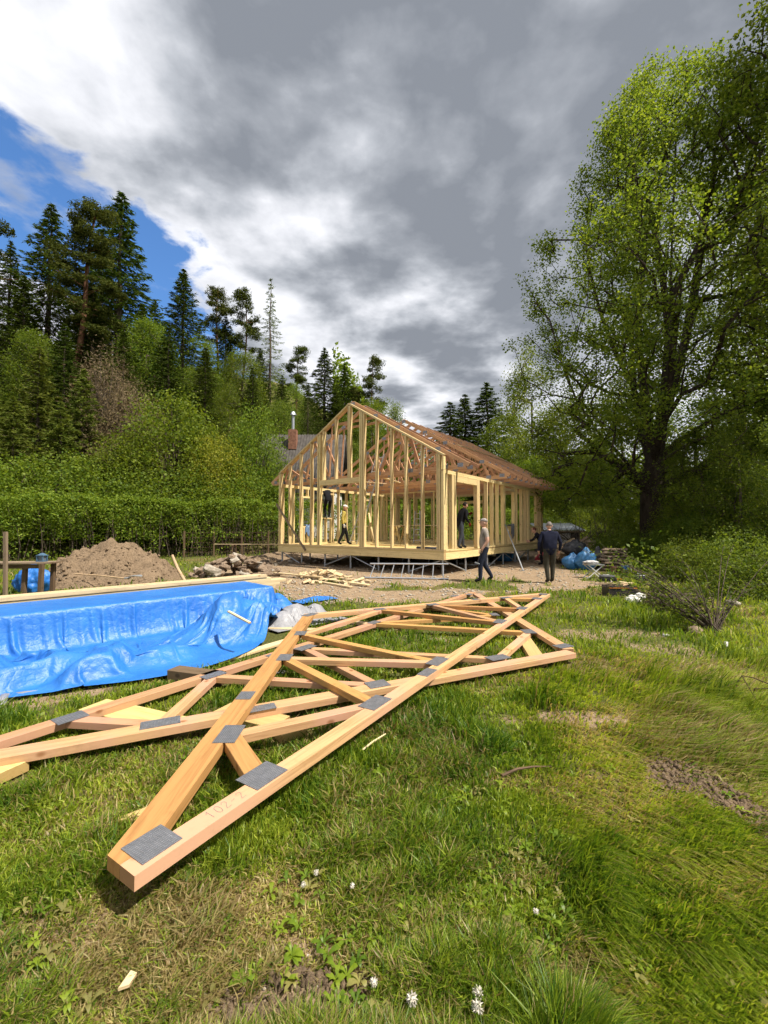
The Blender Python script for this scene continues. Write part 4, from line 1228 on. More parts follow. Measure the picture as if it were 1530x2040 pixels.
# ------------------------------------------------------------------ right hand side of the site
dull_blue = mat_tarp('dull_blue_sack', (.03, .14, .32), (.05, .2, .42)); blk = mat_tarp('black_sack', (.012, .012, .014), (.03, .03, .034))
sack('refuse_sack', 'blue refuse sack nearest the folding stool', (7.35, 15.6, 0), (.34, .28, .44), dull_blue, 6, 'sack')
sack('refuse_sack', 'second blue refuse sack left of the nearer one', (6.98, 15.9, 0), (.33, .28, .32), dull_blue, 7, 'sack')
sack('refuse_sack', 'black refuse sack on top of the wood pile', (7.55, 16.9, .40), (.42, .36, .36), blk, 8, 'sack')
sack('refuse_sack', 'black refuse sack right of the blue sacks', (7.86, 15.8, 0), (.26, .28, .46), blk, 9, 'sack')
sack('red_bag', 'small crumpled red bag at the foot of the wood pile', (7.0, 18.5, 0), (.42, .3, .3), mat_tarp('red_plastic', (.36, .03, .05), (.5, .06, .08)), 10)
# wood pile
t = thing('wood_pile', 'untidy pile of split firewood and old planks before the shed', 'wood pile', (8.3, 18.6, 0)); rr = random.Random(4)
WPM = []
for k, (L, w, h) in enumerate(((.6, .12, .08), (.8, .10, .06), (.45, .14, .09), (1.1, .13, .03))):
    m = MB(); m.prism([(-L / 2, -w / 2), (L / 2, -w / 2.4), (L / 2 * .96, w / 2), (-L / 2 * .97, w / 2.2)], -h / 2, h / 2); WPM.append(m.mesh('split_log')); WPM[-1].materials.append(MT['greywood'] if k % 2 else MT['handle'])
for i in range(110):
    a = rr.uniform(0, 6.28); d_ = math.sqrt(rr.random()); x = 8.3 + math.cos(a) * d_ * 1.7; y = 18.6 + math.sin(a) * d_ * 1.1; z = .06 + 1.05 * (1 - d_ ** 1.4) * rr.uniform(.6, 1)
    put(bpy.data.objects.new('split_log', rr.choice(WPM)), t, Matrix.Translation((x, y, z)) @ Matrix.Rotation(rr.gauss(.3, .7), 4, 'Z') @ Matrix.Rotation(rr.gauss(0, .35), 4, 'Y') @ Matrix.Rotation(rr.uniform(0, 3), 4, 'X'))
# brushwood above the wood pile
m = MB(); rr = random.Random(12)
for i in range(70):
    a = Vector((8.9 + rr.uniform(-1.2, 1.6), 19.6 + rr.uniform(-.5, .8), rr.uniform(.3, 1.0))); d_ = Vector((rr.uniform(-1, 1), rr.uniform(-.4, .4), rr.uniform(.2, 1.3))).normalized() * rr.uniform(.8, 1.8)
    m.tube([a, a + d_ * .5 + Vector((0, 0, rr.uniform(-.1, .1))), a + d_], [.016, .011, .004], 4)
o = m.build('brushwood_heap', MT['greybark']); tag(o, 'heap of bare brushwood behind the wood pile', 'brushwood')
# shed
t = thing('garden_shed', 'small shed with a corrugated grey roof and white door', 'shed', (10.6, 25.6, 0))
wdk = mat_plain('dark_creosote_wall', (.05, .042, .036), .85, .2)
m = MB(); m.box((10.6, 26.4, .62), (2.15, 1.5, 1.24)); m.build('wall', wdk, t)
V = []; F = []; nx = 72
for i in range(nx + 1):
    x = 9.25 + 2.7 * i / nx; dz = .022 * math.sin(i / nx * 2 * math.pi * 17)
    V += [(x, 25.35, 1.36 + dz), (x, 27.4, 1.80 + dz)]
F = [(2 * i, 2 * i + 2, 2 * i + 3, 2 * i + 1) for i in range(nx)]
m = MB(); m.add(V, F); o = m.build('roof', MT['zinc'], t, None, True); o.modifiers.new('t', 'SOLIDIFY').thickness = .006
m = MB(); m.box((10.75, 25.63, .60), (.78, .05, 1.12)); m.box((10.75, 25.600, .60), (.62, .02, .96)); dr = m.build('door', MT['white'], t)
m = MB(); m.box((10.46, 25.585, .62), (.03, .03, .10)); m.build('handle', MT['black'], dr)
m = MB(); m.box((10.6, 25.36, 1.285), (2.6, .04, .10)); m.build('fascia', MT['greywood'], t)
for x in (9.5, 11.62): beam('post', (x, 25.5, 0), (x, 25.5, 1.30), .07, .07, MT['greywood'], t)

# folding stool
t = thing('folding_stool', 'white folding stool with a grey cloth on the grass', 'stool', (5.75, 12.7, 0))
m = MB(); m.box((6.36, 13.05, .415), (.50, .36, .025)); st = m.build('seat', MT['alu'], t)
for y in (12.9, 13.2):
    tubeobj('leg', [(6.10, y, .0), (6.58, y, .40)], .014, MT['white'], t); tubeobj('leg', [(6.62, y, .0), (6.14, y, .40)], .014, MT['white'], t)
for x in (6.10, 6.62): tubeobj('crossbar', [(x, 12.9, .02), (x, 13.2, .02)], .012, MT['white'], t)
sack('folded_cloth', 'grey folded cloth lying on the stool', (6.28, 13.05, .428), (.20, .15, .07), mat_plain('grey_rag', (.45, .44, .43), .9, .1, .3), 20, 'cloth', False)
# tool case, crate with tools, plank, bags
t = thing('tool_case', 'black power tool case lying on the grass', 'tool case', (6.3, 12.3, 0)); c = Vector((6.42, 12.35, 0)); Mz = Matrix.Rotation(-.3, 4, 'Z')
m = MB(); m.box(c + Vector((0, 0, .055)), (.42, .30, .09), Mz, bev=.015); m.build('base', MT['black'], t)
m = MB(); m.box(c + Vector((0, 0, .135)), (.42, .30, .07), Mz, bev=.02); m.build('lid', mat_plain('dark_grey_plastic', (.07, .07, .075), .4, .4), t)
m = MB(); m.box(c + Vector((-.03, .02, .178)), (.16, .10, .012), Mz); m.build('paper', MT['white'], t)
m = MB(); m.box(c + Vector((.27, -.12, .07)), (.14, .03, .03), Mz); m.build('handle', mat_plain('orange_plastic', (.6, .25, .02), .5), t)
t = thing('tool_crate', 'open black crate full of tools on the lawn', 'crate', (5.0, 9.6, 0)); c = at(1234, 1186); Mz = Matrix.Rotation(-.08, 4, 'Z')
W_, D_, H_ = .62, .36, .20
for nm, p, s in (('base', (0, 0, .025), (W_, D_, .03)), ('side_panel', (0, -D_ / 2, .12), (W_, .02, H_)), ('side_panel', (0, D_ / 2, .12), (W_, .02, H_)), ('end_panel', (-W_ / 2, 0, .12), (.02, D_ - .03, H_)), ('end_panel', (W_ / 2, 0, .12), (.02, D_ - .03, H_))):
    m = MB(); m.box(c + Mz @ Vector(p), s, Mz); m.build(nm, MT['black'], t)
m = MB(); m.box(c + Mz @ Vector((0, -D_ / 2 - .013, .19)), (W_, .012, .015), Mz); m.build('rim_stripe', mat_plain('orange_stripe', (.55, .2, .03), .5), t)
rr = random.Random(3)
for i in range(9):
    a = c + Mz @ Vector((rr.uniform(-.26, .1), rr.uniform(-.12, .12), .17 + rr.uniform(0, .05))); b = a + Vector((rr.uniform(.12, .28), rr.uniform(-.06, .06), rr.uniform(0, .05)))
    o = tubeobj('hand_tool', [a, a.lerp(b, .5), b], [.018, .014, .02], (MT['black'], MT['oldwood'], MT['handle'])[i % 3])
    tag(o, 'hand tool lying in the open black crate', 'tool', 'tools in the open crate')
tag(beam('painted_board', at(1234, 1160, .03), at(1262, 1163, .03), .16, .04, MT['board']), 'short pale board in the grass behind the crate', 'board')
FOOT.append((at(1205, 1188), at(1262, 1186), .22, 0))
wb = mat_tarp('white_bag', (.62, .60, .54), (.74, .72, .66))
sack('plastic_bag', 'larger white plastic bag in the grass below the crate', at(1262, 1204), (.14, .11, .11), wb, 31, 'bag', False)
sack('plastic_bag', 'smaller white plastic bag with grey print behind the larger one', at(1276, 1197), (.12, .10, .10), wb, 32, 'bag', False)
# log
t = thing('felled_log', 'grey felled log lying at the edge of the bushes', 'log', at(1335, 1212)); a = at(1300, 1212); b = at(1392, 1208); a.z = b.z = .13
m = MB(); pts = [a.lerp(b, f) + Vector((0, 0, .012 * math.sin(f * 9))) for f in np.linspace(0, 1, 7)]; m.tube(pts, [.155, .15, .14, .145, .135, .13, .12], 14); m.build('trunk', MT['bark'], t, None, True)
d = (b - a).normalized(); m = MB(); m.tube([a - d * .004, a - d * .001], .145, 14); m.build('cut_end', MT['greywood'], t)
m = MB(); m.tube([a.lerp(b, .15) + Vector((0, .05, .1)), a.lerp(b, .1) + Vector((-.03, .1, .33))], [.09, .05], 8); m.build('branch_stub', MT['greybark'], t)


def rock(label, c, s, k, mat=None, name='rock'):
    m = MB(); m.blob((0, 0, 0), (1, .72, .55), 12, 8, .10, seed=70 + k); o = m.build(name, mat or MT['stone'], None, Matrix.Translation(Vector(c) + Vector((0, 0, s * .25))) @ Matrix.Rotation(k, 4, 'Z') @ Matrix.Scale(s, 4), True)
    return tag(o, label, 'stone')


rock('mossy brown stone at the foot of the leaning bush', at(1386, 1264), .15, 1)
rock('small white stone on the lawn left of the mossy stone', at(1327, 1268), .05, 2, MT['white'])
rock('pale flat stone behind the stool', at(1195, 1134), .22, 3, MT['stone_pale'])
rock('small pale stone in the mud of the right track', at(1330, 1515), .028, 4, MT['stone_pale'])
rock('grey stone in the bushes right of the log', at(1460, 1206), .14, 5, MT['stone_pale'])
m = MB(); c = at(1446, 1296); m.tube([c, c + Vector((.002, 0, .05)), c + Vector((.01, 0, .11))], [.014, .02, .017], 8); tag(m.build('marker_stub', MT['white'], None, None, True), 'white stub standing in the grass at the right', 'stub')
# bent wire frame
m = MB()
for pts in (((1464, 1385, 0), (1468, 1360, .10), (1478, 1346, .16), (1500, 1350, .15), (1530, 1362, .12), (1575, 1375, .0)), ((1500, 1388, 0), (1503, 1372, .08), (1530, 1372, .10), (1560, 1390, 0)), ((1478, 1346, .16), (1510, 1400, .02))):
    m.tube([at(x, y, z) for x, y, z in pts], .005, 5)
tag(m.build('bent_wire', MT['rust']), 'bent rusty wire frame in the grass at the right edge', 'wire')
# planter things in front of the bushes
t = thing('clay_block', 'brown hollow clay block at the foot of the bushes', 'block', at(1229, 1142)); c = at(1229, 1142)
m = MB()
for p, s in (((0, 0, .02), (.26, .25, .03)), ((0, 0, .20), (.26, .25, .03)), ((-.115, 0, .11), (.03, .25, .15)), ((.115, 0, .11), (.03, .25, .15)), ((0, 0, .11), (.02, .25, .15))): m.box(c + Vector(p), s)
m.build('block', mat_plain('clay', (.20, .11, .075), .9, .1, .3), t)
m = MB(); c = at(1246, 1140); m.tube([c, c + Vector((0, 0, .22)), c + Vector((0, 0, .225))], [.10, .13, .11], 14); tag(m.build('bucket', dull_blue, None, None, True), 'small blue bucket beside the clay block', 'bucket')
m = MB(); c = at(1255, 1142); m.tube([c, c + Vector((.01, 0, .15)), c + Vector((.01, 0, .17)), c + Vector((.01, 0, .20))], [.05, .05, .02, .02], 12); tag(m.build('plastic_bottle', MT['white'], None, None, True), 'white bottle between bucket and yellow lath', 'bottle')
tag(beam('yellow_lath', at(1257, 1140), at(1257, 1140) + Vector((.06, 0, .42)), .05, .03, mat_plain('yellow_paint', (.5, .33, .04), .6), None, (0, 1, 0)), 'short yellow lath leaning at the bushes', 'lath')
# dry stone stack right of the sacks
t = thing('stone_stack', 'low stack of flat dark stones beside the black sack', 'stone stack', (8.15, 15.3, 0)); rr = random.Random(9)
for L_ in range(7):
    for k in range(3):
        s = rr.uniform(.16, .24)
        put(bpy.data.objects.new('stone', rr.choice(STONES[1:])), t, Matrix.Translation((7.9 + k * .3 + rr.uniform(-.04, .04), 15.3 + rr.uniform(-.05, .05), .06 + L_ * .115)) @ Matrix.Rotation(rr.uniform(-.2, .2), 4, 'Z') @ Matrix.Diagonal((s * 1.0, s * 1.1, .13, 1)))
t = thing('dark_toolbox', 'small dark toolbox in the tall grass before the bushes', 'toolbox', at(1275, 1156)); c = at(1275, 1156)
m = MB(); m.box(c + Vector((0, 0, .08)), (.26, .16, .15), None, bev=.015); m.build('body', mat_plain('navy_plastic', (.02, .03, .06), .4, .4), t)
tubeobj('handle', [c + Vector((-.09, 0, .15)), c + Vector((-.07, 0, .20)), c + Vector((.07, 0, .20)), c + Vector((.09, 0, .15))], .010, MT['zinc'], t)

# ------------------------------------------------------------------ chalet on the slope, wire fence, roof corner far left
t = thing('hillside_chalet', 'dark chalet with a steep weathered roof and brick chimney behind the new gable', 'house', (-6.0, 32.0, 0))
GX, LX, CY_, RZ, EZ, HW_ = -3.45, -9.4, 33.0, 8.7, 4.3, 3.3
roofm = mat_plain('weathered_shingle_roof', (.075, .068, .062), .9, .1, .35, 3, bmp=.5)
nS = 34
V = []; F = []
for sgn in (-1, 1):
    m = MB(); V = []; n = 90
    for i in range(n + 1):
        x = LX + (GX + .5 - LX) * i / n; dz = .035 * math.sin(i / n * 2 * math.pi * 30)
        V += [(x, CY_ + sgn * (HW_ + .35), EZ - .45 + dz), (x, CY_, RZ + dz)]
    m.add(V, [(2 * i, 2 * i + 2, 2 * i + 3, 2 * i + 1) for i in range(n)])
    rf = m.build('roof', roofm, t, None, True); rf.modifiers.new('t', 'SOLIDIFY').thickness = .05
    if sgn < 0:
        m = MB(); m.box((-6.9, CY_ - .75, RZ - .55), (.6, .6, 1.5)); ch = m.build('chimney', mat_plain('chimney_brick', (.24, .12, .08), .9, .1, .4, 8), rf)
        tubeobj('flue_pipe', [(-6.9, CY_ - .75, RZ + .15), (-6.9, CY_ - .75, RZ + 1.35)], .11, MT['zinc'], rf)
        tubeobj('flue_cap', [(-6.9, CY_ - .75, RZ + 1.35), (-6.9, CY_ - .75, RZ + 1.6)], [.24, .12], MT['zinc'], rf)
m = MB(); M_ = Matrix(((0, 0, 1, GX), (1, 0, 0, CY_), (0, 1, 0, 0), (0, 0, 0, 1)))
m.prism([(-HW_, EZ), (HW_, EZ), (0, RZ - .1)], -.06, .06, M_); m.build('gable_wall', mat_plain('dark_board_gable', (.035, .022, .018), .8, .2, .3), t)
m = MB(); m.box((GX - 2.9, CY_, EZ / 2 + .4), (5.6, 2 * HW_ - .5, EZ - .8 + .2)); m.build('wall', MT['white'], t)
for y0 in (-1.3, 1.2):
    m = MB(); m.box((GX - .08, CY_ + y0, 3.2), (.08, .9, 1.2)); w_ = m.build('window', MT['white'], t); m = MB(); m.box((GX - .03, CY_ + y0, 3.2), (.03, .72, 1.02)); m.build('pane', MT['black'], w_)
m = MB(); m.box((GX + .07, CY_ - .2, 6.0), (.06, .9, 1.1)); w_ = m.build('window', MT['white'], t); m = MB(); m.box((GX + .11, CY_ - .2, 6.0), (.03, .74, .94)); m.build('pane', mat_plain('window_glass', (.05, .06, .08), .1, .5), w_)
for i, c_ in enumerate((-4.6, -6.9, -8.6)):
    m = MB(); m.box((c_, CY_ - HW_ + .21, 3.0), (.8, .06, 1.0)); w_ = m.build('window', MT['greywood'], t); m = MB(); m.box((c_, CY_ - HW_ + .17, 3.0), (.62, .03, .82)); m.build('pane', MT['black'], w_)
t = thing('slope_cabin', 'grey cabin roof corner high on the slope at the left edge', 'house', (-34, 36, 0)); zc = float(gz(-34, 36))
m = MB(); m.box((-34.2, 36.2, zc + 1.6), (4.6, 4.0, 3.6)); m.build('wall', mat_plain('cabin_wall', (.2, .17, .14), .9), t)
m = MB(); m.prism([(-2.7, 0), (2.7, 0), (0, 1.5)], -2.6, 2.6, Matrix(((1, 0, 0, -34.2), (0, 0, -1, 36.2), (0, 1, 0, zc + 3.3), (0, 0, 0, 1)))); m.build('roof', roofm, t)
fence = thing('wire_fence', 'old brown wire fence below the hedge left of the house', 'fence', (-7.6, 23.2, 0))
fp = [Vector((-10.2 + k * 1.25, 21.9 + k * .68, 0)) for k in range(7)]
for p in fp: beam('fence_post', p - ZU * .1, p + ZU * 1.35, .07, .07, MT['oldwood'], fence)
for z in (.25, .5, .75, 1.0, 1.25):
    tubeobj('wire', [fp[0] + ZU * z, fp[-1] + ZU * z], .012, MT['rust'], fence, 4)
m = MB()
for k in range(44):
    f = k / 43; p = fp[0].lerp(fp[-1], f); m.tube([p + ZU * .2, p + ZU * 1.28], .006, 3)
m.build('mesh_wires', MT['rust'], fence)['kind'] = 'stuff'
# ------------------------------------------------------------------ people
SKIN = mat_plain('skin', (.50, .29, .20), .55, .35, .06)
STAND = dict(pel=(0, 0, .95), wai=(0, 0, 1.10), che=(0, .01, 1.30), nkb=(0, 0, 1.45), nk=(0, .015, 1.53),
             lsh=(-.175, 0, 1.41), lel=(-.225, -.03, 1.13), lwr=(-.235, .05, .89), lha=(-.235, .075, .80),
             rsh=(.175, 0, 1.41), rel=(.225, -.03, 1.13), rwr=(.235, .05, .89), rha=(.235, .075, .80),
             lhi=(-.095, 0, .90), lkn=(-.105, .03, .50), lan=(-.11, -.02, .09), lto=(-.12, .14, .045),
             rhi=(.095, 0, .90), rkn=(.105, .03, .50), ran=(.11, -.02, .09), rto=(.12, .14, .045))
BONES = [('pel', 'wai', 's'), ('wai', 'che', 's'), ('che', 'nkb', 's'), ('nkb', 'nk', 'k'), ('che', 'lsh', 's'), ('lsh', 'lel', 'a'), ('lel', 'lwr', 'f'), ('lwr', 'lha', 'h'),
         ('che', 'rsh', 's'), ('rsh', 'rel', 'a'), ('rel', 'rwr', 'f'), ('rwr', 'rha', 'h'), ('pel', 'lhi', 't'), ('lhi', 'lkn', 't'), ('lkn', 'lan', 't'), ('lan', 'lto', 'o'),
         ('pel', 'rhi', 't'), ('rhi', 'rkn', 't'), ('rkn', 'ran', 't'), ('ran', 'rto', 'o')]
RADI = dict(pel=(.165, .125), wai=(.155, .12), che=(.175, .125), nkb=(.085, .085), nk=(.058, .058), lsh=(.075, .07), lel=(.052, .052), lwr=(.036, .034), lha=(.040, .026),
            lhi=(.105, .10), lkn=(.074, .074), lan=(.055, .055), lto=(.042, .036))
for k_ in list(RADI):
    if k_[0] == 'l': RADI['r' + k_[1:]] = RADI[k_]


def person(label, loc, yaw, pose, cols, head=(0, 0), hat=None, hair=None, stout=1.0, scale=1.0, short=False, gloves=None, extra=None):
    J = {k: Vector(v) for k, v in STAND.items()}
    J.update({k: Vector(v) for k, v in pose.items()})
    names = list(J); ix = {n: i for i, n in enumerate(names)}
    me = bpy.data.meshes.new('body'); me.from_pydata([J[n] for n in names], [(ix[a], ix[b]) for a, b, _ in BONES], []); me.update()
    tmp = bpy.data.objects.new('tmp_body', me); COL.objects.link(tmp)
    sk = tmp.modifiers.new('skin', 'SKIN'); sk.use_smooth_shade = True; sb = tmp.modifiers.new('sub', 'SUBSURF'); sb.levels = 2; sb.render_levels = 2
    if not me.skin_vertices: bpy.context.view_layer.update()
    for n in names:
        v = me.skin_vertices[0].data[ix[n]]; r = RADI[n]; f = stout if n in ('pel', 'wai', 'che') else 1.0
        v.radius = (r[0] * f, r[1] * f); v.use_root = (n == 'pel')
    dg = bpy.context.evaluated_depsgraph_get(); dg.update()
    body = bpy.data.meshes.new_from_object(tmp.evaluated_get(dg)); bpy.data.objects.remove(tmp)
    V = [v.co.copy() for v in body.vertices]; F = [tuple(p.vertices) for p in body.polygons]
    m = MB(); m.v = [tuple(v) for v in V]; m.f = F
    mats = [SKIN, cols[0], cols[1], cols[2], gloves or SKIN, MT['black']]
    code = {'s': 1, 'a': 1, 'f': 0 if short else 1, 'h': 4, 'k': 0, 't': 2, 'o': 3}
    for f in F:
        c = sum((V[i] for i in f), Vector()) / len(f); best = None
        for a, b, kd in BONES:
            p, q = J[a], J[b]; d = q - p; t_ = max(0, min(1, (c - p).dot(d) / d.length_squared)); ds = (c - p - d * t_).length - (RADI[a][0] * (1 - t_) + RADI[b][0] * t_)
            if kd == 'k': ds += .0
            if best is None or ds < best[0]: best = (ds, kd, t_)
        kd = best[1]
        mi = code[kd]
        if kd == 'a' and short and best[2] > .62: mi = 0
        m.m.append(mi)
    # fingers and thumbs
    for s in ('l', 'r'):
        w, h = J[s + 'wr'], J[s + 'ha']; d = (h - w).normalized(); fw = Vector((0, 1, 0)) - d * d.y
        fw = fw.normalized() if fw.length > .1 else Vector((1, 0, 0)); side = d.cross(fw)
        inn = side * (1 if (side.x > 0) == (s == 'l') else -1)
        for k, ln in enumerate((.070, .082, .077, .060)):
            b0 = h + fw * (.030 - .020 * k) - d * .01
            m.tube([b0, b0 + d * ln * .5 + inn * .004, b0 + d * ln * .85 + inn * .022, b0 + d * ln + inn * .036], [.0095, .009, .008, .006], 6, 4)
        b0 = w.lerp(h, .45) + fw * .03
        m.tube([b0, b0 + fw * .025 + d * .03, b0 + fw * .028 + d * .06 + inn * .012], [.012, .010, .007], 6, 4)
    # head: skull, jaw, nose, ears, eyes, mouth
    nk = J['nk']; up = (nk - J['nkb']).normalized(); Hm = Matrix.Rotation(head[1], 4, 'Z') @ Matrix.Rotation(head[0], 4, 'X')
    hc = nk + Hm @ Vector((0, .02, .105)); HMx = Matrix.Translation(hc) @ Hm
    b = MB(); b.blob((0, 0, 0), (.078, .098, .118), 18, 14)
    b.v = [((x * (1 - .30 * max(0, -z / .118))), (y + .018 * max(0, -z / .118)) if y > 0 else y * (1 - .25 * max(0, -z / .118)), z) for x, y, z in b.v]
    m.add([HMx @ Vector(v) for v in b.v], b.f, 0)
    m.tube([HMx @ Vector(p) for p in ((0, .092, .022), (0, .112, -.012), (0, .104, -.026))], [.009, .014, .012], 6, 0)
    for s in (-1, 1):
        e = MB(); e.blob((s * .080, -.005, -.005), (.012, .022, .033), 8, 6); m.add([HMx @ Vector(v) for v in e.v], e.f, 0)
        e = MB(); e.blob((s * .032, .088, .014), (.012, .008, .007), 8, 6); m.add([HMx @ Vector(v) for v in e.v], e.f, 5)
    e = MB(); e.blob((0, .092, -.055), (.024, .008, .005), 8, 6); m.add([HMx @ Vector(v) for v in e.v], e.f, 5)
    W_ = Matrix.Translation(Vector(loc)) @ Matrix.Rotation(yaw, 4, 'Z') @ Matrix.Scale(scale, 4)
    t = thing('person', label, 'person', loc, yaw)
    bo = obj('body', m.mesh('body', True, mats), None, t, W_)
    WH = W_ @ HMx
    if hair is not None:
        b = MB(); b.blob((0, -.010, .012), (.081, .095, .112), 18, 12, .012); b.v = [(x, y, max(z, -.03 + 1.1 * max(0, y + .02))) for x, y, z in b.v]
        obj('hair', b.mesh('hair', True), hair, t, WH)
    if hat is not None:
        b = MB(); b.blob((0, -.004, .045), (.090, .106, .088), 18, 10, .0); b.v = [(x, y, max(z, .04)) for x, y, z in b.v]
        ho = obj('cap', b.mesh('cap', True), hat, t, WH)
        b = MB(); b.prism([(-.075, .07), (-.06, .135), (0, .165), (.06, .135), (.075, .07)], .036, .046); obj('peak', b.mesh('peak'), hat, ho, WH)
    # belt line and collar make the clothes end cleanly
    c0 = J['nkb']; b = MB(); b.tube([c0 + Vector((0, 0, .0)), c0 + up * .035], [.088, .072], 14, cap=False); co = obj('collar', b.mesh('collar', True), cols[0], t, W_); co.modifiers.new('t', 'SOLIDIFY').thickness = .01
    return t, W_, J


def cl(name, c, rough=.9): return mat_plain(name, c, rough, .12, .28, 14, bmp=.25)


navy = cl('navy_sweater', (.014, .016, .032)); olive = cl('dark_olive_trousers', (.045, .042, .03)); shoe = cl('black_shoes', (.012, .012, .012))
grey_sh = cl('warm_grey_shirt', (.27, .235, .20)); workn = cl('navy_work_trousers', (.022, .026, .042)); blackc = cl('black_jacket', (.010, .010, .012)); dgrey = cl('dark_grey_trousers', (.045, .05, .06))
yellow = cl('mustard_shirt', (.42, .33, .08)); camo = mat_plain('patterned_cap', (.25, .22, .20), .9, .1, .7, 30); whitec = cl('white_cap', (.7, .66, .62)); greyh = cl('short_grey_hair', (.16, .14, .125)); darkh = cl('dark_hair', (.02, .015, .012))
redh = cl('red_brown_hair', (.10, .03, .02))
p4 = at(966, 1160)
walker, W4, J4 = person('man in grey T-shirt and patterned cap walking left past the doorway', (p4.x, p4.y, float(gz(p4.x, p4.y))), R(86), dict(
    pel=(0, 0, .94), wai=(0, .02, 1.10), che=(0, .01, 1.30), lhi=(-.095, 0, .90), lkn=(-.105, .13, .52), lan=(-.11, .14, .095), lto=(-.12, .30, .045),
    rhi=(.095, 0, .90), rkn=(.105, .0, .50), ran=(.11, -.22, .13), rto=(.12, -.08, .05), lel=(-.24, -.05, 1.14), lwr=(-.23, .10, .93), lha=(-.22, .14, .85), rel=(.24, -.10, 1.14), rwr=(.23, -.02, .90), rha=(.23, .02, .81)),
    (grey_sh, workn, shoe), (R(8), 0), hat=camo, stout=1.22, scale=1.02, short=True)
hx = W4 @ J4['lha']
t = thing('hammer', 'dark hammer held low by the man in the grey T-shirt', 'hammer', hx)
tubeobj('handle', [hx + Vector((.03, -.02, .06)), hx + Vector((-.10, -.02, -.30))], .014, MT['black'], t); m = MB(); m.bar(hx + Vector((-.17, -.02, -.29)), hx + Vector((-.04, -.02, -.33)), .032, .032); m.build('head', MT['zinc'], t)
p5_ = at(1096, 1161)
person('man in navy sweater and olive trousers seen from behind', (p5_.x, p5_.y, float(gz(p5_.x, p5_.y))), R(-4), dict(
    lkn=(-.09, .03, .50), lan=(-.07, -.06, .09), lto=(-.09, .10, .045), rkn=(.10, .07, .51), ran=(.075, .05, .09), rto=(.08, .21, .045),
    lel=(-.30, -.04, 1.14), lwr=(-.29, .07, .92), lha=(-.27, .12, .85), rel=(.30, -.04, 1.14), rwr=(.29, .06, .92), rha=(.27, .10, .84), lsh=(-.20, 0, 1.41), rsh=(.20, 0, 1.41)),
    (navy, olive, shoe), (R(-22), R(-18)), hair=greyh, stout=1.3, scale=.985)
p3_ = hp(.42, 2.02, ZF)
person('worker in black jacket standing in the doorway with a hand on the jamb', p3_, R(-62), dict(
    pel=(0, -.06, .93), wai=(0, .0, 1.07), che=(0, .09, 1.26), nkb=(0, .14, 1.40), nk=(0, .17, 1.47), lsh=(-.175, .12, 1.36), rsh=(.175, .12, 1.36),
    lel=(-.24, .30, 1.20), lwr=(-.20, .52, 1.26), lha=(-.19, .60, 1.30), rel=(.24, .04, 1.10), rwr=(.20, .22, .93), rha=(.18, .27, .85), lhi=(-.095, -.05, .88), rhi=(.095, -.05, .88),
    lkn=(-.13, .16, .50), lan=(-.14, .20, .09), lto=(-.15, .36, .045), rkn=(.12, -.08, .48), ran=(.13, -.22, .09), rto=(.14, -.06, .045)),
    (blackc, dgrey, shoe), (R(-6), 0), hair=darkh, scale=1.0, gloves=cl('red_gloves', (.16, .012, .015)))
p2_ = at(685, 1085.5, ZF)
person('worker in mustard shirt and white cap walking right inside the frame', (p2_.x, p2_.y, ZF), R(-82), dict(
    lkn=(-.10, .12, .50), lan=(-.11, .20, .09), lto=(-.12, .36, .045), rkn=(.10, -.05, .50), ran=(.11, -.24, .10), rto=(.12, -.09, .045), rel=(.23, -.08, 1.13), rwr=(.23, -.02, .90), rha=(.23, .0, .81)),
    (yellow, blackc, shoe), (R(-8), 0), hat=whitec, gloves=cl('white_gloves', (.65, .63, .6)))
p1_ = hp(7.86, 2.72, 2.002)
person('worker in black standing on the left window sill, bending over the wall plate', p1_, R(28), dict(
    pel=(0, -.22, .90), wai=(0, -.10, 1.05), che=(0, .10, 1.20), nkb=(0, .24, 1.30), nk=(0, .30, 1.35), lsh=(-.175, .16, 1.28), rsh=(.175, .16, 1.28), lel=(-.26, .34, 1.30), lwr=(-.22, .54, 1.36), lha=(-.21, .6, 1.38),
    rel=(.26, .34, 1.30), rwr=(.22, .54, 1.36), rha=(.21, .6, 1.38), lhi=(-.095, -.2, .86), rhi=(.095, -.2, .86), lkn=(-.11, .02, .50), rkn=(.12, .0, .49), lan=(-.10, -.04, .09), ran=(.10, -.04, .09), lto=(-.10, .08, .045), rto=(.10, .08, .045)),
    (blackc, blackc, shoe), (R(10), 0), hair=darkh)
p6_ = at(1079, 1126)
person('person in dark clothes with reddish hair partly hidden behind the navy sweater', (p6_.x, p6_.y, 0), R(70), dict(
    pel=(0, -.08, .92), che=(0, .12, 1.22), nkb=(0, .2, 1.34), nk=(0, .25, 1.40), wai=(0, .0, 1.06), lsh=(-.175, .16, 1.31), rsh=(.175, .16, 1.31), lel=(-.23, .3, 1.12), lwr=(-.2, .48, 1.05), lha=(-.19, .56, 1.04), rel=(.23, .3, 1.10), rwr=(.2, .46, 1.0), rha=(.19, .54, .98)),
    (blackc, blackc, shoe), (R(-12), 0), hair=redh, scale=.95)
# ------------------------------------------------------------------ vegetation
def rots(n, rg, up=0.0):
    """random leaf axes: (n,3) long axis and (n,3) cross axis, biased to lie flat by up"""
    a = rg.normal(size=(n, 3)); a[:, 2] *= (1 - up); a /= np.linalg.norm(a, axis=1, keepdims=True) + 1e-9
    b = rg.normal(size=(n, 3)); b[:, 2] *= (1 - up * .6); b -= a * (a * b).sum(1, keepdims=True); b /= np.linalg.norm(b, axis=1, keepdims=True) + 1e-9
    return a, b


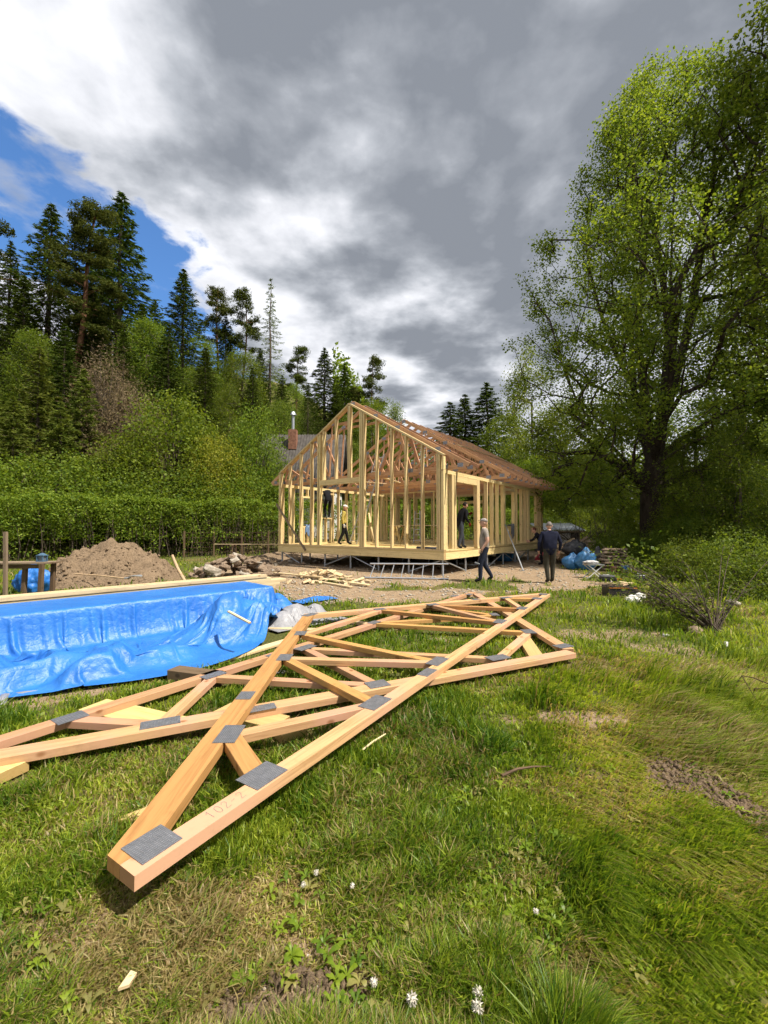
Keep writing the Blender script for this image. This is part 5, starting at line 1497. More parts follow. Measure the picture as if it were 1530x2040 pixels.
def leaves(C, size, rg, aspect=.7, up=.4, var=.35, axis=None):
    """pointed leaves (diamond of two triangles, folded) at centres C"""
    n = len(C); a, b = rots(n, rg, up)
    if axis is not None: a = axis
    s = size * (1 + var * rg.uniform(-1, 1, (n, 1)))
    nrm = np.cross(a, b)
    v0 = C - a * s * .5; v1 = C + b * s * aspect * .5 + nrm * s * .1; v2 = C + a * s * .5; v3 = C - b * s * aspect * .5 + nrm * s * .1
    V = np.stack([v0, v1, v2, v3], 1).reshape(-1, 3); F = np.arange(4 * n).reshape(-1, 4)
    return V, F


class Wood:
    def __init__(s): s.V = []; s.F = []; s.n = 0

    def seg(s, p, q, r0, r1, k=5):
        d = q - p; L = np.linalg.norm(d)
        if L < 1e-5: return
        d = d / L; x = np.cross(d, (0, 0, 1.) if abs(d[2]) < .9 else (1., 0, 0)); x /= np.linalg.norm(x); y = np.cross(d, x)
        an = np.arange(k) * 2 * math.pi / k; c = np.cos(an)[:, None] * x + np.sin(an)[:, None] * y
        s.V += [p + c * r0, q + c * r1]; i = s.n + np.arange(k); j = s.n + (np.arange(k) + 1) % k
        s.F.append(np.stack([i, j, j + k, i + k], 1)); s.n += 2 * k

    def path(s, pts, r, k=5):
        pts = np.asarray(pts, float)
        for i in range(len(pts) - 1): s.seg(pts[i], pts[i + 1], r[i], r[i + 1], k)

    def mesh(s, name): return np_mesh(name, np.concatenate(s.V), np.concatenate(s.F), True)


def grow(att, trunk, rg, r_tip=.012, expo=2.3, r_max=None, bend=.12, steep=.6, par0=None, jit=.05):
    """join every attractor to the nearest part of the growing skeleton; pipe-model radii"""
    N = [np.array(p, float) for p in trunk]; par = list(par0) if par0 else [-1] + list(range(len(trunk) - 1)); A = np.array(N)
    base = A[0]; order = np.argsort(np.min(np.linalg.norm(att[:, None] - A[None], axis=2), axis=1)); tips = []
    for i in order:
        p = att[i]; d = p - A; L = np.linalg.norm(d, axis=1); upn = d[:, 2] / (L + 1e-6)
        rad = np.hypot(*(A[:, :2] - base[:2]).T); cost = L * (1 + steep * np.clip(.5 - upn, 0, 2)) + .12 * rad
        cost[A[:, 2] < trunk[2][2] - .1] += 50
        j = int(np.argmin(cost)); q = A[j]; Lj = L[j]; ns = max(1, int(Lj / .9)); last = j; new = []
        for k in range(1, ns + 1):
            f = k / ns; x = q + (p - q) * f; x = x + np.array([0, 0, -bend * Lj * math.sin(math.pi * f) * (.5 if upn[j] > 0 else -.3)]) + rg.normal(0, jit * Lj * (0 < f < 1), 3)
            N.append(x); par.append(last); last = len(N) - 1; new.append(x)
        tips.append(last); A = np.vstack([A, new])
    n = len(N); w = np.zeros(n)
    for t_ in tips: w[t_] += r_tip ** expo
    for i in range(n - 1, 0, -1):
        if w[i] == 0: w[i] = r_tip ** expo
        w[par[i]] += w[i]
    r = w ** (1 / expo)
    if r_max: r = r * np.where(r > .12, r_max / r[0], 1) if False else r * (1 + (r_max / r[0] - 1) * np.clip(r / r[0] * 1.6, 0, 1))
    wd = Wood()
    for i in range(1, n): wd.seg(N[par[i]], N[i], min(r[par[i]], r[i] * 1.35), r[i], 8 if r[i] > .12 else (5 if r[i] > .03 else 3))
    return wd, A


def broadleaf(seed, h, hw, crown0, n_att, n_leaf, leaf, trunk_r, clump=.55, cx=0.0, leaf_up=.45, trunk=None, r_tip=.012, droop=0, fill=.25, bole=None, rare=.48, par0=None, steep=.9, bend=.06, jit=.04, thin=0.0):
    """hw(z/h) gives the half width"""
    rg = np.random.default_rng(seed); pts = []
    while len(pts) < n_att:
        z = rg.uniform(crown0, h); w = hw((z - crown0) / (h - crown0)); a = rg.uniform(0, 2 * math.pi); d = math.sqrt(rg.uniform(fill, 1))
        x = math.cos(a) * d * w + cx * z; y = math.sin(a) * d * w
        if vn(x + 40 + .5 * z, y + 3 - .3 * z + 1.1 * z, .42, seed) + .35 * vn(x - z, y + z, 1.3, seed + 2) < rare: continue
        if bole and rg.random() > (w / 6.8) ** 1.1: continue
        if rg.random() < thin * max(0.0, (z / h - .55) / .45): continue
        if bole and z < bole[0] and math.hypot(x - cx * z, y) < bole[1] * (1 - .6 * max(0, z / bole[0] - .5)): continue
        if bole and z < bole[0] * .95 and y < -1.0 and abs(x - .2) < 1.5: continue
        pts.append((x, y, z - droop * d * d * w * .25))
    att = np.array(pts)
    tr = trunk or [(0, 0, -.3), (.02, 0, crown0 * .5), (cx * crown0, 0, crown0), (cx * h * .35, 0, h * .35), (cx * h * .55, .1, h * .55), (cx * h * .72, 0, h * .72)]
    wd, A = grow(att, tr, rg, r_tip, r_max=trunk_r, par0=par0, steep=steep, bend=bend, jit=jit)
    C = np.repeat(att, n_leaf, 0) + np.clip(rg.normal(0, 1, (n_att * n_leaf, 3)), -2, 2) * clump * np.array([1, 1, .75])
    # sprigs follow the clump: a third of the leaves sit back along the twig
    V, F = leaves(C, leaf, rg, .78, leaf_up)
    return wd.mesh('trunk'), np_mesh('crown', V, F)


def conifer(seed, h, spread, first=.06, needle=(.34, .085), n_whorl=34, per=7, droop=.28, card=42, trunk_r=.2, sparse=0.0, tipup=.15):
    rg = np.random.default_rng(seed); wd = Wood(); zs = np.linspace(0, h, 9)
    wd.path([(.05 * math.sin(z), .05 * math.cos(z * 1.3), z - .3 * (z == 0)) for z in zs], [trunk_r * (1 - .95 * z / h) + .012 for z in zs], 7)
    Cs, Ax = [], []
    for i in range(n_whorl):
        f = first + (1 - first) * (i / (n_whorl - 1)) ** .92
        z = f * h; L0 = spread * h * (1 - f) ** .78 + .12
        if f < .2: L0 *= .75 + f
        for k in range(per):
            if rg.random() < sparse: continue
            a = 2 * math.pi * (k + rg.uniform(-.35, .35)) / per + i * 1.3; L = L0 * rg.uniform(.62, 1.12)
            s = np.linspace(0, 1, 6); dirx, diry = math.cos(a), math.sin(a)
            zz = z - droop * L * s * (1.1 - .1 * s) + tipup * L * s ** 3 + rg.uniform(-.1, .1); P = np.stack([dirx * L * s, diry * L * s, zz], 1)
            if L > .5: wd.path(P, np.linspace(.035, .006, 6) * min(1, L / 2.5 + .3), 3)
            n = max(6, int(card * L / (spread * h) * 1.15 + 4)); u = rg.uniform(.08, 1, n) ** .75
            base = np.stack([np.interp(u, s, P[:, j]) for j in range(3)], 1)
            side = rg.choice([-1, 1], n) * rg.uniform(.2, 1, n); wdt = .34 * L * (1 - u * .65)
            off = np.stack([-diry * side * wdt, dirx * side * wdt, -.16 * np.abs(side) * wdt - rg.uniform(0, .10, n)], 1)
            C = base + off * .75; Cs.append(C)
            ax = np.stack([dirx * .75 - diry * side * .9, diry * .75 + dirx * side * .9, -.25 + rg.normal(0, .16, n)], 1); Ax.append(ax / np.linalg.norm(ax, axis=1, keepdims=True))
    C = np.concatenate(Cs); ax = np.concatenate(Ax)
    V, F = leaves(C, needle[0], rg, needle[1] / needle[0], 0, .3, ax)
    V2, F2 = leaves(C + rg.normal(0, .06, C.shape), needle[0] * .8, rg, needle[1] / needle[0] * .9, 0, .3, ax * (1, 1, .3) + rg.normal(0, .35, ax.shape))
    return wd.mesh('trunk'), np_mesh('crown', np.concatenate([V, V2]), np.concatenate([F, F2 + len(V)]))


def pine(seed, h, crown0, spread, n_limb, puff, needle=.26, trunk_r=.22, lean=0.0, flat=.55):
    rg = np.random.default_rng(seed); wd = Wood(); zs = np.linspace(0, h * .97, 10)
    tx = lambda z: lean * z + .12 * math.sin(z * .5 + seed); ty = lambda z: .1 * math.cos(z * .45 + seed)
    wd.path([(tx(z), ty(z), z - .4 * (z == 0)) for z in zs], [trunk_r * (1 - .82 * z / h) for z in zs], 8); Cs = []
    for i in range(n_limb):
        f = crown0 + (1 - crown0) * ((i + rg.uniform(0, 1)) / n_limb); z = f * h; g = (f - crown0) / (1 - crown0)
        L = spread * (1.05 - .75 * g ** 2) * rg.uniform(.45, 1.15) * (.6 + .4 * min(1, g * 4)); a = rg.uniform(0, 6.283); s = np.linspace(0, 1, 5)
        P = np.stack([tx(z) + math.cos(a) * L * s, ty(z) + math.sin(a) * L * s, z + L * (.22 * s + .2 * s ** 2) * rg.uniform(-.4, 1.1) + .12 * np.sin(s * 5 + a)], 1)
        wd.path(P, np.linspace(.05, .012, 5) * (.5 + .12 * L), 4)
        for k in range(rg.integers(2, 5)):
            u = rg.uniform(.45, 1); c = np.array([np.interp(u, s, P[:, j]) for j in range(3)]) + rg.normal(0, .28, 3) * (1, 1, .5)
            rad = rg.uniform(.35, .75); d = rg.normal(size=(puff, 3)); d /= np.linalg.norm(d, axis=1, keepdims=True)
            Cs.append(c + d * rad * rg.uniform(.35, 1, (puff, 1)) * (1, 1, flat))
    C = np.concatenate(Cs); V, F = leaves(C, needle, rg, .24, .1, .3)
    return wd.mesh('trunk'), np_mesh('crown', V, F)


def shrub(seed, h, w, n_cl, n_leaf, leaf, clump=.28, up=.35, stems=9, asp=.72):
    rg = np.random.default_rng(seed); wd = Wood(); Cs = []
    for i in range(n_cl):
        a = rg.uniform(0, 6.283); d = rg.uniform(.1, 1) ** .6; z = h * rg.uniform(.12, 1) * (1 - .55 * d ** 2.2); 
        x, y = math.cos(a) * d * w, math.sin(a) * d * w
        if vn(x * 1.2 + z, y * 1.2 - z, .9, seed) < .36: continue
        Cs.append((x, y, z))
    att = np.array(Cs)
    for c in att[rg.permutation(len(att))[:stems * 6]]:
        b = np.array([c[0] * .12, c[1] * .12, -.1]); mid = b + (c - b) * .5 + rg.normal(0, .08, 3) + np.array([-c[0] * .12, -c[1] * .12, .1 * h])
        wd.path([b, mid, c], [.022 * h / 2.5 + .006, .014 * h / 2.5 + .004, .004], 4)
    C = np.repeat(att, n_leaf, 0) + rg.normal(0, clump, (len(att) * n_leaf, 3)) * (1, 1, .8); C[:, 2] = np.abs(C[:, 2]) + .03
    V, F = leaves(C, leaf, rg, asp, up)
    return wd.mesh('stems'), np_mesh('foliage', V, F)


KIND = {}


def plant(kind, name, label, cat, x, y, scale=1.0, rot=0.0, sz=None, lean=0.0, group=None, mats=None, dz=-.1):
    tm, cm = KIND[kind][0], KIND[kind][1]; mt = mats or KIND[kind][2:]
    z = float(gz(x, y)) + dz
    M = Matrix.Translation((x, y, z)) @ Matrix.Rotation(lean, 4, 'Y') @ Matrix.Rotation(rot, 4, 'Z') @ Matrix.Diagonal((scale, scale, (sz or scale), 1))
    t = thing(name, label, cat, (x, y, z), 0, group)
    nm = ('stems', 'foliage') if cat in ('bush', 'shrub') else ('trunk', 'crown')
    for me, mat, n in ((tm, mt[0], nm[0]), (cm, mt[1], nm[1])):
        o = put(bpy.data.objects.new(n, me), t, M)
        if not me.materials: me.materials.append(mat)
        if me.materials[0] is not mat:
            o.material_slots[0].link = 'OBJECT'; o.material_slots[0].material = mat
    return t


G = lambda z: z
KIND['spruce'] = (*conifer(1, 16, .235, n_whorl=38, per=7, card=54), MT['greybark'], MT['spruce'])
KIND['spruce2'] = (*conifer(2, 15, .22, n_whorl=34, per=7, card=52, droop=.38), MT['greybark'], MT['spruce'])
KIND['young_spruce'] = (*conifer(5, 7, .27, first=.03, needle=(.24, .07), n_whorl=24, per=7, card=44, droop=.1, trunk_r=.1), MT['greybark'], MT['young_spruce'])
KIND['larch'] = (*conifer(3, 15, .15, first=.25, needle=(.16, .05), n_whorl=30, per=6, card=44, droop=.2, trunk_r=.16, sparse=.25), MT['greybark'], MT['larch'])
KIND['pine'] = (*pine(4, 17, .42, 2.4, 44, 120, lean=.04, trunk_r=.26), MT['pinebark'], MT['pine'])
KIND['pine2'] = (*pine(6, 14, .55, 1.9, 24, 95, trunk_r=.16), MT['pinebark'], MT['pine'])
KIND['bush'] = (*shrub(11, 4.2, 2.1, 560, 34, .11), MT['greybark'], MT['bright_leaf'])
KIND['bush2'] = (*shrub(12, 3.8, 2.3, 540, 34, .105, .27), MT['greybark'], MT['dark_leaf'])
KIND['tallbush'] = (*shrub(13, 7.0, 2.9, 900, 34, .13, .36, stems=16), MT['greybark'], MT['bright_leaf'])
KIND['twiggy'] = (*shrub(14, 6.0, 2.0, 420, 42, .22, .42, stems=60, asp=.10), MT['greybark'], MT['twig'])
oval = lambda f: (max(0.0, 1 - (2 * f - .75) ** 2 / 1.7)) ** .6
KIND['tree'] = (*broadleaf(21, 13, lambda f: 3.6 * oval(f), 2.6, 420, 52, .15, .2, .5), MT['greybark'], MT['dark_leaf'])
KIND['tree2'] = (*broadleaf(22, 15, lambda f: 3.3 * oval(f), 1.4, 480, 52, .15, .2, .5, fill=.15), MT['greybark'], MT['dark_leaf'])


def wd_(f): return float(np.interp(f, [0, .1, .38, .5, .58, .68, .79, .9, 1], [4.6, 5.9, 6.8, 6.8, 6.4, 5.2, 3.9, 2.4, .5]))


LS, LP = [], []


def limb(start, pts):
    p = start
    for q in pts:
        LS.append(q); LP.append(p); p = len(LS) - 1
    return p


t4 = limb(-1, [(0, 0, -.4), (.04, 0, 1.6), (.1, 0, 3.2), (.2, 0, 4.6)])
limb(t4, [(.05, .1, 6.6), (-.15, .2, 8.6), (-.2, .3, 10.6), (-.1, .35, 12.6), (.1, .3, 14.6), (.3, .25, 16.6), (.4, .2, 18.6)])
limb(t4, [(.5, -.1, 6.4), (.72, -.2, 8.4), (.9, -.25, 10.4), (1.05, -.2, 12.4), (1.2, -.1, 14.4), (1.4, 0, 16.6), (1.55, 0, 18.8), (1.65, 0, 21), (1.7, 0, 22.8)])
limb(t4 + 8, [(1.4, .2, 8.6), (2.1, .4, 10.6), (2.6, .45, 12.8), (2.95, .4, 15), (3.2, .3, 17.2), (3.3, .2, 19)])
limb(t4 + 1, [(-.9, -.3, 8.2), (-1.8, -.5, 9.8), (-2.5, -.6, 11.6), (-2.9, -.6, 13.4), (-3.1, -.55, 15)])
limb(2, [(-1.0, .2, 4.8), (-2.2, .35, 6.2), (-3.2, .4, 7.8), (-3.9, .35, 9.6), (-4.4, .3, 11.4)])
limb(3, [(1.3, -.2, 5.7), (2.6, -.3, 6.5), (4.2, -.3, 7.1)])
limb(3, [(-.2, -1.3, 6.2), (-.45, -2.4, 8.2), (-.6, -3.1, 10.4), (-.6, -3.4, 12.6)])
limb(3, [(.6, 1.5, 6.6), (.9, 2.6, 8.8), (1.1, 3.1, 11), (1.2, 3.2, 13)])
limb(2, [(-1.3, -.4, 4.3), (-2.8, -.6, 5.1), (-4.4, -.6, 5.0)])
limb(t4 + 16, [(-3.4, -.7, 12.6), (-4.2, -.8, 14.2)]) if False else None
limb(t4 + 10, [(.3, -.9, 12.4), (-.3, -1.3, 14.6), (-.7, -1.4, 16.8)]); limb(t4 + 11, [(1.9, -.8, 14.4), (2.4, -1.1, 16.6), (2.6, -1.1, 18.8)]); limb(t4 + 3, [(-1.0, .5, 12.2), (-1.6, .5, 14.4), (-1.9, .4, 16.4)])
KIND['linden'] = (*broadleaf(31, 24.6, wd_, 2.7, 1900, 80, .11, .50, .27, cx=.055, trunk=LS, par0=LP, r_tip=.0135, droop=.4, fill=.06, bole=(6.4, 2.6), rare=.68, thin=.2, steep=1.6, bend=.03, jit=.03), MT['bark'], MT['linden'])
KIND['edge'] = (*broadleaf(33, 24, lambda f: float(np.interp(f, [0, .2, .5, .8, 1], [2.6, 4.2, 4.6, 3.2, .6])), 2.2, 820, 52, .13, .36, .42, r_tip=.016, droop=.4, rare=.56), MT['bark'], MT['dark_leaf'])

plant('linden', 'linden_tree', 'tall broad linden in fresh leaf right of the house', 'tree', 12.45, 20.0)
plant('edge', 'broadleaf_tree', 'tall dark leafy tree cut off by the right picture edge', 'tree', 17.6, 15.6, 1.12, .8)
plant('edge', 'broadleaf_tree', 'tall leafy tree behind the linden on the right', 'tree', 26.5, 27.5, 1.0, 2.4)


def bx(x, Y): return (x - CXP) / FPX * Y


def top_scale(base_h, x, ytop, Y):
    X = bx(x, Y); z0 = float(gz(X, Y)) - .1; return X, (CAMH + (1050 - ytop) / FPX * Y - z0) / base_h


def by_top(kind, h, name, label, cat, x, ytop, Y, rot=0., wide=1.0, lean=0., group=None, mats=None):
    X, s = top_scale(h, x, ytop, Y)
    return plant(kind, name, label, cat, X, Y, s * wide, rot, s, lean, group, mats)


# conifers on the left slope, from the left edge to the gable
by_top('pine', 17, 'pine_tree', 'pine cut off by the left edge with one branch reaching in', 'tree', -95, 285, 30, 3.6, 1.25)
by_top('spruce', 16, 'spruce_tree', 'dark spruce left of the leaning tall pine', 'tree', 85, 392, 38, .3, 1.3)
by_top('pine', 17, 'pine_tree', 'tall pine with leaning bare reddish trunk on the left slope', 'tree', 128, 385, 34, .2, 1.15, R(3.5))
by_top('spruce2', 15, 'spruce_tree', 'tallest spruce right behind the leaning pine', 'tree', 228, 368, 39, 1.0, 1.3)
by_top('spruce2', 15, 'spruce_tree', 'lower dark spruce below the tallest one', 'tree', 275, 600, 37, 2.0, 1.1)
by_top('spruce', 16, 'spruce_tree', 'pointed dark spruce standing alone against the blue gap', 'tree', 358, 528, 44, 2.1, 1.4)
by_top('pine2', 14, 'pine_tree', 'thin pine with umbrella crown right of the lone spruce', 'tree', 428, 560, 46, .5, 1.05)
by_top('spruce', 16, 'spruce_tree', 'short dark spruce between the two thin pines', 'tree', 445, 625, 44, 4.0, 1.2)
by_top('pine2', 14, 'pine_tree', 'thin bare-stemmed pine left of the larch', 'tree', 478, 575, 44, 2.5, 1.0, R(2))
by_top('larch', 15, 'larch_tree', 'feathery pale larch on the left slope', 'tree', 535, 548, 43, .0, 1.05)
by_top('pine2', 14, 'pine_tree', 'round-topped pine right of the larch', 'tree', 590, 686, 48, 4.4, 1.15)
by_top('spruce2', 15, 'spruce_tree', 'dark spruce above the chalet roof', 'tree', 645, 690, 50, 3.0, 1.5)
by_top('spruce', 16, 'spruce_tree', 'slim spruce left of the gable ridge', 'tree', 686, 722, 52, 5.0, 1.3)
by_top('pine2', 14, 'pine_tree', 'tall thin pine rising behind the gable ridge', 'tree', 742, 702, 52, 5.5, .75)
by_top('tree2', 15, 'broadleaf_tree', 'round dark tree just right of the gable ridge', 'tree', 775, 795, 54, 1.2, .9)
by_top('larch', 15, 'larch_tree', 'pale sparse larch below the round-topped pine', 'tree', 612, 790, 42, 2.2, 1.2)
by_top('spruce2', 15, 'spruce_tree', 'leftmost dark spruce right of the roof trusses', 'tree', 898, 800, 56, .6, 1.7)
by_top('spruce', 16, 'spruce_tree', 'middle dark spruce right of the roof trusses', 'tree', 928, 785, 58, 1.6, 1.6)
by_top('spruce2', 15, 'spruce_tree', 'tallest dark spruce right of the roof trusses', 'tree', 972, 762, 56, 2.6, 1.8)
by_top('tree', 13, 'broadleaf_tree', 'small leafy tree between the dark spruces and the linden', 'tree', 1010, 830, 48, .4, .9)
by_top('tree2', 15, 'broadleaf_tree', 'pale airy birch left of the linden crown', 'tree', 1062, 690, 38, 2.9, .75, 0, None, (MT['greybark'], MT['linden']))
by_top('tree', 13, 'broadleaf_tree', 'leafy tree under the left side of the linden', 'tree', 1130, 800, 38, 1.4, 1.0)
by_top('tree2', 15, 'broadleaf_tree', 'dark leafy tree behind the linden trunk', 'tree', 1240, 760, 40, 4.4, 1.1)
by_top('tree', 13, 'broadleaf_tree', 'leafy tree low behind the right side of the linden', 'tree', 1390, 800, 33, .2, 1.1)
by_top('tree2', 15, 'broadleaf_tree', 'leafy tree at the right edge behind the bushes', 'tree', 1530, 740, 27, 5.2, 1.0)
by_top('tree', 13, 'broadleaf_tree', 'low leafy tree right behind the shed', 'tree', 1175, 905, 33, 3.3, 1.25)
by_top('tree2', 15, 'broadleaf_tree', 'leafy tree filling the gap below the linden crown', 'tree', 1330, 870, 31, 1.1, 1.2, 0, None, (MT['greybark'], MT['linden']))
by_top('tree2', 15, 'broadleaf_tree', 'leafy tree low behind the right house end', 'tree', 1050, 905, 36, .3, 1.2)
by_top('tree', 13, 'broadleaf_tree', 'spreading leafy tree before the right edge tree', 'tree', 1470, 880, 22, 2.0, 1.0)

# middle storey on the left slope
for (k, x, yt, Y, w, rot, nm, lb, cat, mt) in (
        ('young_spruce', 70, 690, 27, 1.0, .2, 'young_spruce', 'bushy young spruce above the hedge at the left', 'tree', None),
        ('young_spruce', 160, 735, 26.5, 1.0, 1.2, 'young_spruce', 'young spruce right of the first above the hedge', 'tree', None),
        ('young_spruce', -30, 740, 25, 1.05, 2.2, 'young_spruce', 'young spruce cut off by the left edge', 'tree', None),
        ('young_spruce', 20, 790, 24, 1.1, 3.2, 'young_spruce', 'lower young spruce at the left edge above the hedge', 'tree', None),
        ('young_spruce', 115, 800, 25, 1.1, 4.2, 'young_spruce', 'lower young spruce between the first two', 'tree', None),
        ('twiggy', 205, 690, 28, .62, .5, 'dry_shrub', 'brown leafless shrub right of the young spruces', 'shrub', None),
        ('twiggy', 262, 760, 28, .8, 1.5, 'dry_shrub', 'low brown twiggy shrub below the leaning pine', 'shrub', None),
        ('tallbush', 345, 775, 27, .95, .0, 'leafy_bush', 'largest bright green bush above the hedge', 'bush', None),
        ('tallbush', 250, 860, 25, .95, 1.9, 'leafy_bush', 'green bush left of the largest bright bush', 'bush', None),
        ('tallbush', 425, 860, 26.5, .8, 2.9, 'leafy_bush', 'yellow green bush right of the largest bright bush', 'bush', (MT['greybark'], MT['yellow_leaf'])),
        ('tallbush', 508, 800, 29, .62, 4.1, 'leafy_bush', 'bright green willow beside the chalet roof', 'bush', None),
        ('bush', 110, 890, 22.6, 1.0, .7, 'leafy_bush', 'green bush just above the hedge at the left', 'bush', None),
        ('bush', 20, 900, 21.6, 1.0, 1.7, 'leafy_bush', 'green bush above the hedge at the left edge', 'bush', None),
        ('bush2', 190, 915, 23.4, 1.1, 2.7, 'leafy_bush', 'dark bush above the middle of the hedge', 'bush', None),
        ('bush2', 330, 930, 24.6, 1.1, .9, 'leafy_bush', 'dark bush at the foot of the largest bright bush', 'bush', None),
        ('bush', 430, 945, 25.6, 1.0, 3.7, 'leafy_bush', 'bush above the right end of the hedge', 'bush', (MT['greybark'], MT['dark_leaf'])),
        ('bush2', 505, 930, 27.5, 1.0, 4.7, 'leafy_bush', 'dark bush beside the left house corner', 'bush', None),
        ('tallbush', 535, 885, 30, .6, 5.7, 'leafy_bush', 'dark bush under the chalet eave', 'bush', (MT['greybark'], MT['dark_leaf'])),
        ('spruce2', 330, 640, 35, 1.15, 1.0, 'spruce_tree', 'dark spruce behind the largest bright bush', 'tree', None),
        ('spruce', 405, 690, 35, 1.2, 3.0, 'spruce_tree', 'spruce below the umbrella pine', 'tree', None),
        ('tree2', 455, 765, 34, .9, 4.0, 'broadleaf_tree', 'leafy tree below the thin pines', 'tree', None),
        ('spruce', 175, 560, 35, 1.1, 5.0, 'spruce_tree', 'dark spruce at the foot of the leaning pine', 'tree', None),
        ('spruce2', 35, 540, 34, 1.15, .5, 'spruce_tree', 'dark spruce at the left edge below the pine branch', 'tree', None),
        ('spruce2', 120, 640, 31, 1.15, 1.5, 'spruce_tree', 'dark spruce just behind the young spruces', 'tree', None),
        ('spruce', 240, 650, 33, 1.15, 2.5, 'spruce_tree', 'dark spruce behind the brown shrubs', 'tree', None),
        ('tree', 285, 640, 36, .95, .7, 'broadleaf_tree', 'rounded green tree between the tallest spruce and the lone spruce', 'tree', None),
        ('tree2', 395, 665, 38, .9, 1.7, 'broadleaf_tree', 'green tree at the foot of the umbrella pine', 'tree', None),
        ('spruce', 300, 590, 41, 1.1, 3.7, 'spruce_tree', 'shorter spruce in the blue gap left of the lone spruce', 'tree', None),
        ('spruce2', 515, 690, 42, 1.1, 2.7, 'spruce_tree', 'dark spruce below the larch', 'tree', None),
        ('tree', 480, 700, 40, .9, 3.7, 'broadleaf_tree', 'green tree between the thin pine and the larch', 'tree', None),
        ('larch', 455, 640, 47, 1.2, 1.1, 'larch_tree', 'pale larch behind the two thin pines', 'tree', None),
        ('tree2', 580, 760, 43, .9, .3, 'broadleaf_tree', 'green tree right of the larch above the chalet', 'tree', None),
        ('spruce', 668, 770, 50, 1.2, 3.1, 'spruce_tree', 'low spruce just left of the gable ridge', 'tree', None),
        ('pine2', 715, 770, 52, 1.1, 1.3, 'pine_tree', 'low pine right behind the gable ridge', 'tree', None),
        ('tree', 740, 800, 50, 1.1, 2.3, 'broadleaf_tree', 'green tree right behind the front gable', 'tree', None),
        ('spruce2', 5, 470, 37, 1.1, 3.3, 'spruce_tree', 'dark spruce at the left edge beside the pine branch', 'tree', None),
        ('spruce', 190, 450, 42, 1.2, 4.3, 'spruce_tree', 'dark spruce filling the gap behind the leaning pine', 'tree', None),
        ('tree', 60, 660, 31, .9, 5.3, 'broadleaf_tree', 'dark leafy tree behind the young spruces', 'tree', None),
        ('spruce2', 560, 745, 41, 1.1, .4, 'spruce_tree', 'spruce behind the chalet chimney', 'tree', None),
        ('spruce', 612, 760, 44, 1.1, 1.4, 'spruce_tree', 'spruce behind the chalet ridge', 'tree', None),
        ('tree', 555, 800, 36, .8, 2.5, 'broadleaf_tree', 'leafy tree left of the chalet chimney', 'tree', None),
        ('spruce', 500, 730, 37, 1.0, 4.5, 'spruce_tree', 'spruce left of the chalet under the larch', 'tree', None),
        ('tree2', 690, 830, 44, 1.0, 3.5, 'broadleaf_tree', 'leafy tree seen through the gable studs', 'tree', None),
        ('tree', 800, 870, 44, 1.1, .9, 'broadleaf_tree', 'leafy tree behind the middle of the roof trusses', 'tree', None),
        ('tree2', 880, 880, 46, 1.1, 1.9, 'broadleaf_tree', 'leafy tree behind the rear roof trusses', 'tree', None)):
    H_ = {'young_spruce': 7, 'twiggy': 6.0, 'tallbush': 7.0, 'bush': 4.2, 'bush2': 3.8, 'tree': 13, 'tree2': 15, 'spruce': 16, 'spruce2': 15, 'larch': 15, 'pine2': 14}[k]
    by_top(k, H_, nm, lb, cat, x, yt, Y, rot, w, 0, None, mt)
for (k, h_, X_, Y_, s_) in (('spruce2', 15, -30, 27, 1.0), ('spruce', 16, -36, 31, 1.0), ('young_spruce', 7, -26, 23, 1.2), ('young_spruce', 7, -30, 22, 1.1), ('young_spruce', 7, -35, 24, 1.3), ('spruce', 16, -41, 28, .9), ('young_spruce', 7, -24.5, 20.5, 1.0)):
    plant(k, 'spruce_tree', 'spruce standing beyond the left picture edge', 'tree', X_, Y_, s_, X_, None, 0, 'spruces beyond the left picture edge')
# undergrowth on the right
for (k, x, Y, s, rot, lb, mt) in (
        ('bush2', 1225, 17.5, .42, .3, 'dark bush behind the stone stack', None), ('bush2', 1285, 17.6, .40, 1.3, 'low dark bush round the foot of the linden trunk', None),
        ('bush2', 1400, 15.5, .62, 2.3, 'dark bush right of the linden trunk', None), ('tree2', 1475, 14.2, .36, 3.3, 'small leafy tree at the right edge behind the log', None),
        ('tree2', 1590, 12.0, .34, 4.3, 'small leafy tree cut off by the right edge', None), ('bush', 1235, 24.0, .65, 5.3, 'bright bush between the shed and the linden', (MT['greybark'], MT['bright_leaf'])),
        ('bush2', 1365, 12.4, .36, .9, 'low dark bush above the log', None), ('bush2', 1470, 9.8, .42, 1.9, 'low dark bush right of the log', None),
        ('bush', 1345, 19.0, .6, 1.0, 'sunlit bush just right behind the linden trunk', (MT['greybark'], MT['linden'])), ('tallbush', 1435, 21.5, .72, 2.9, 'tall bush in the shade behind the linden', (MT['greybark'], MT['dark_leaf'])),
        ('tree', 1575, 15.0, .5, 3.9, 'low leafy tree in the shade at the right edge', None), ('tree', 1400, 17.0, .42, 2.9, 'low leafy tree between the linden and the right edge', None), ('bush', 1175, 29.5, .8, .6, 'bush behind the shed', None), ('bush2', 1075, 29.0, .8, 1.6, 'dark bush behind the far house corner', None)):
    plant(k, 'broadleaf_tree' if 'tree' in k else 'leafy_bush', lb, 'tree' if 'tree' in k else 'bush', bx(x, Y), Y, s, rot, None, 0, None, mt)

# the thin arching bush in front of the log


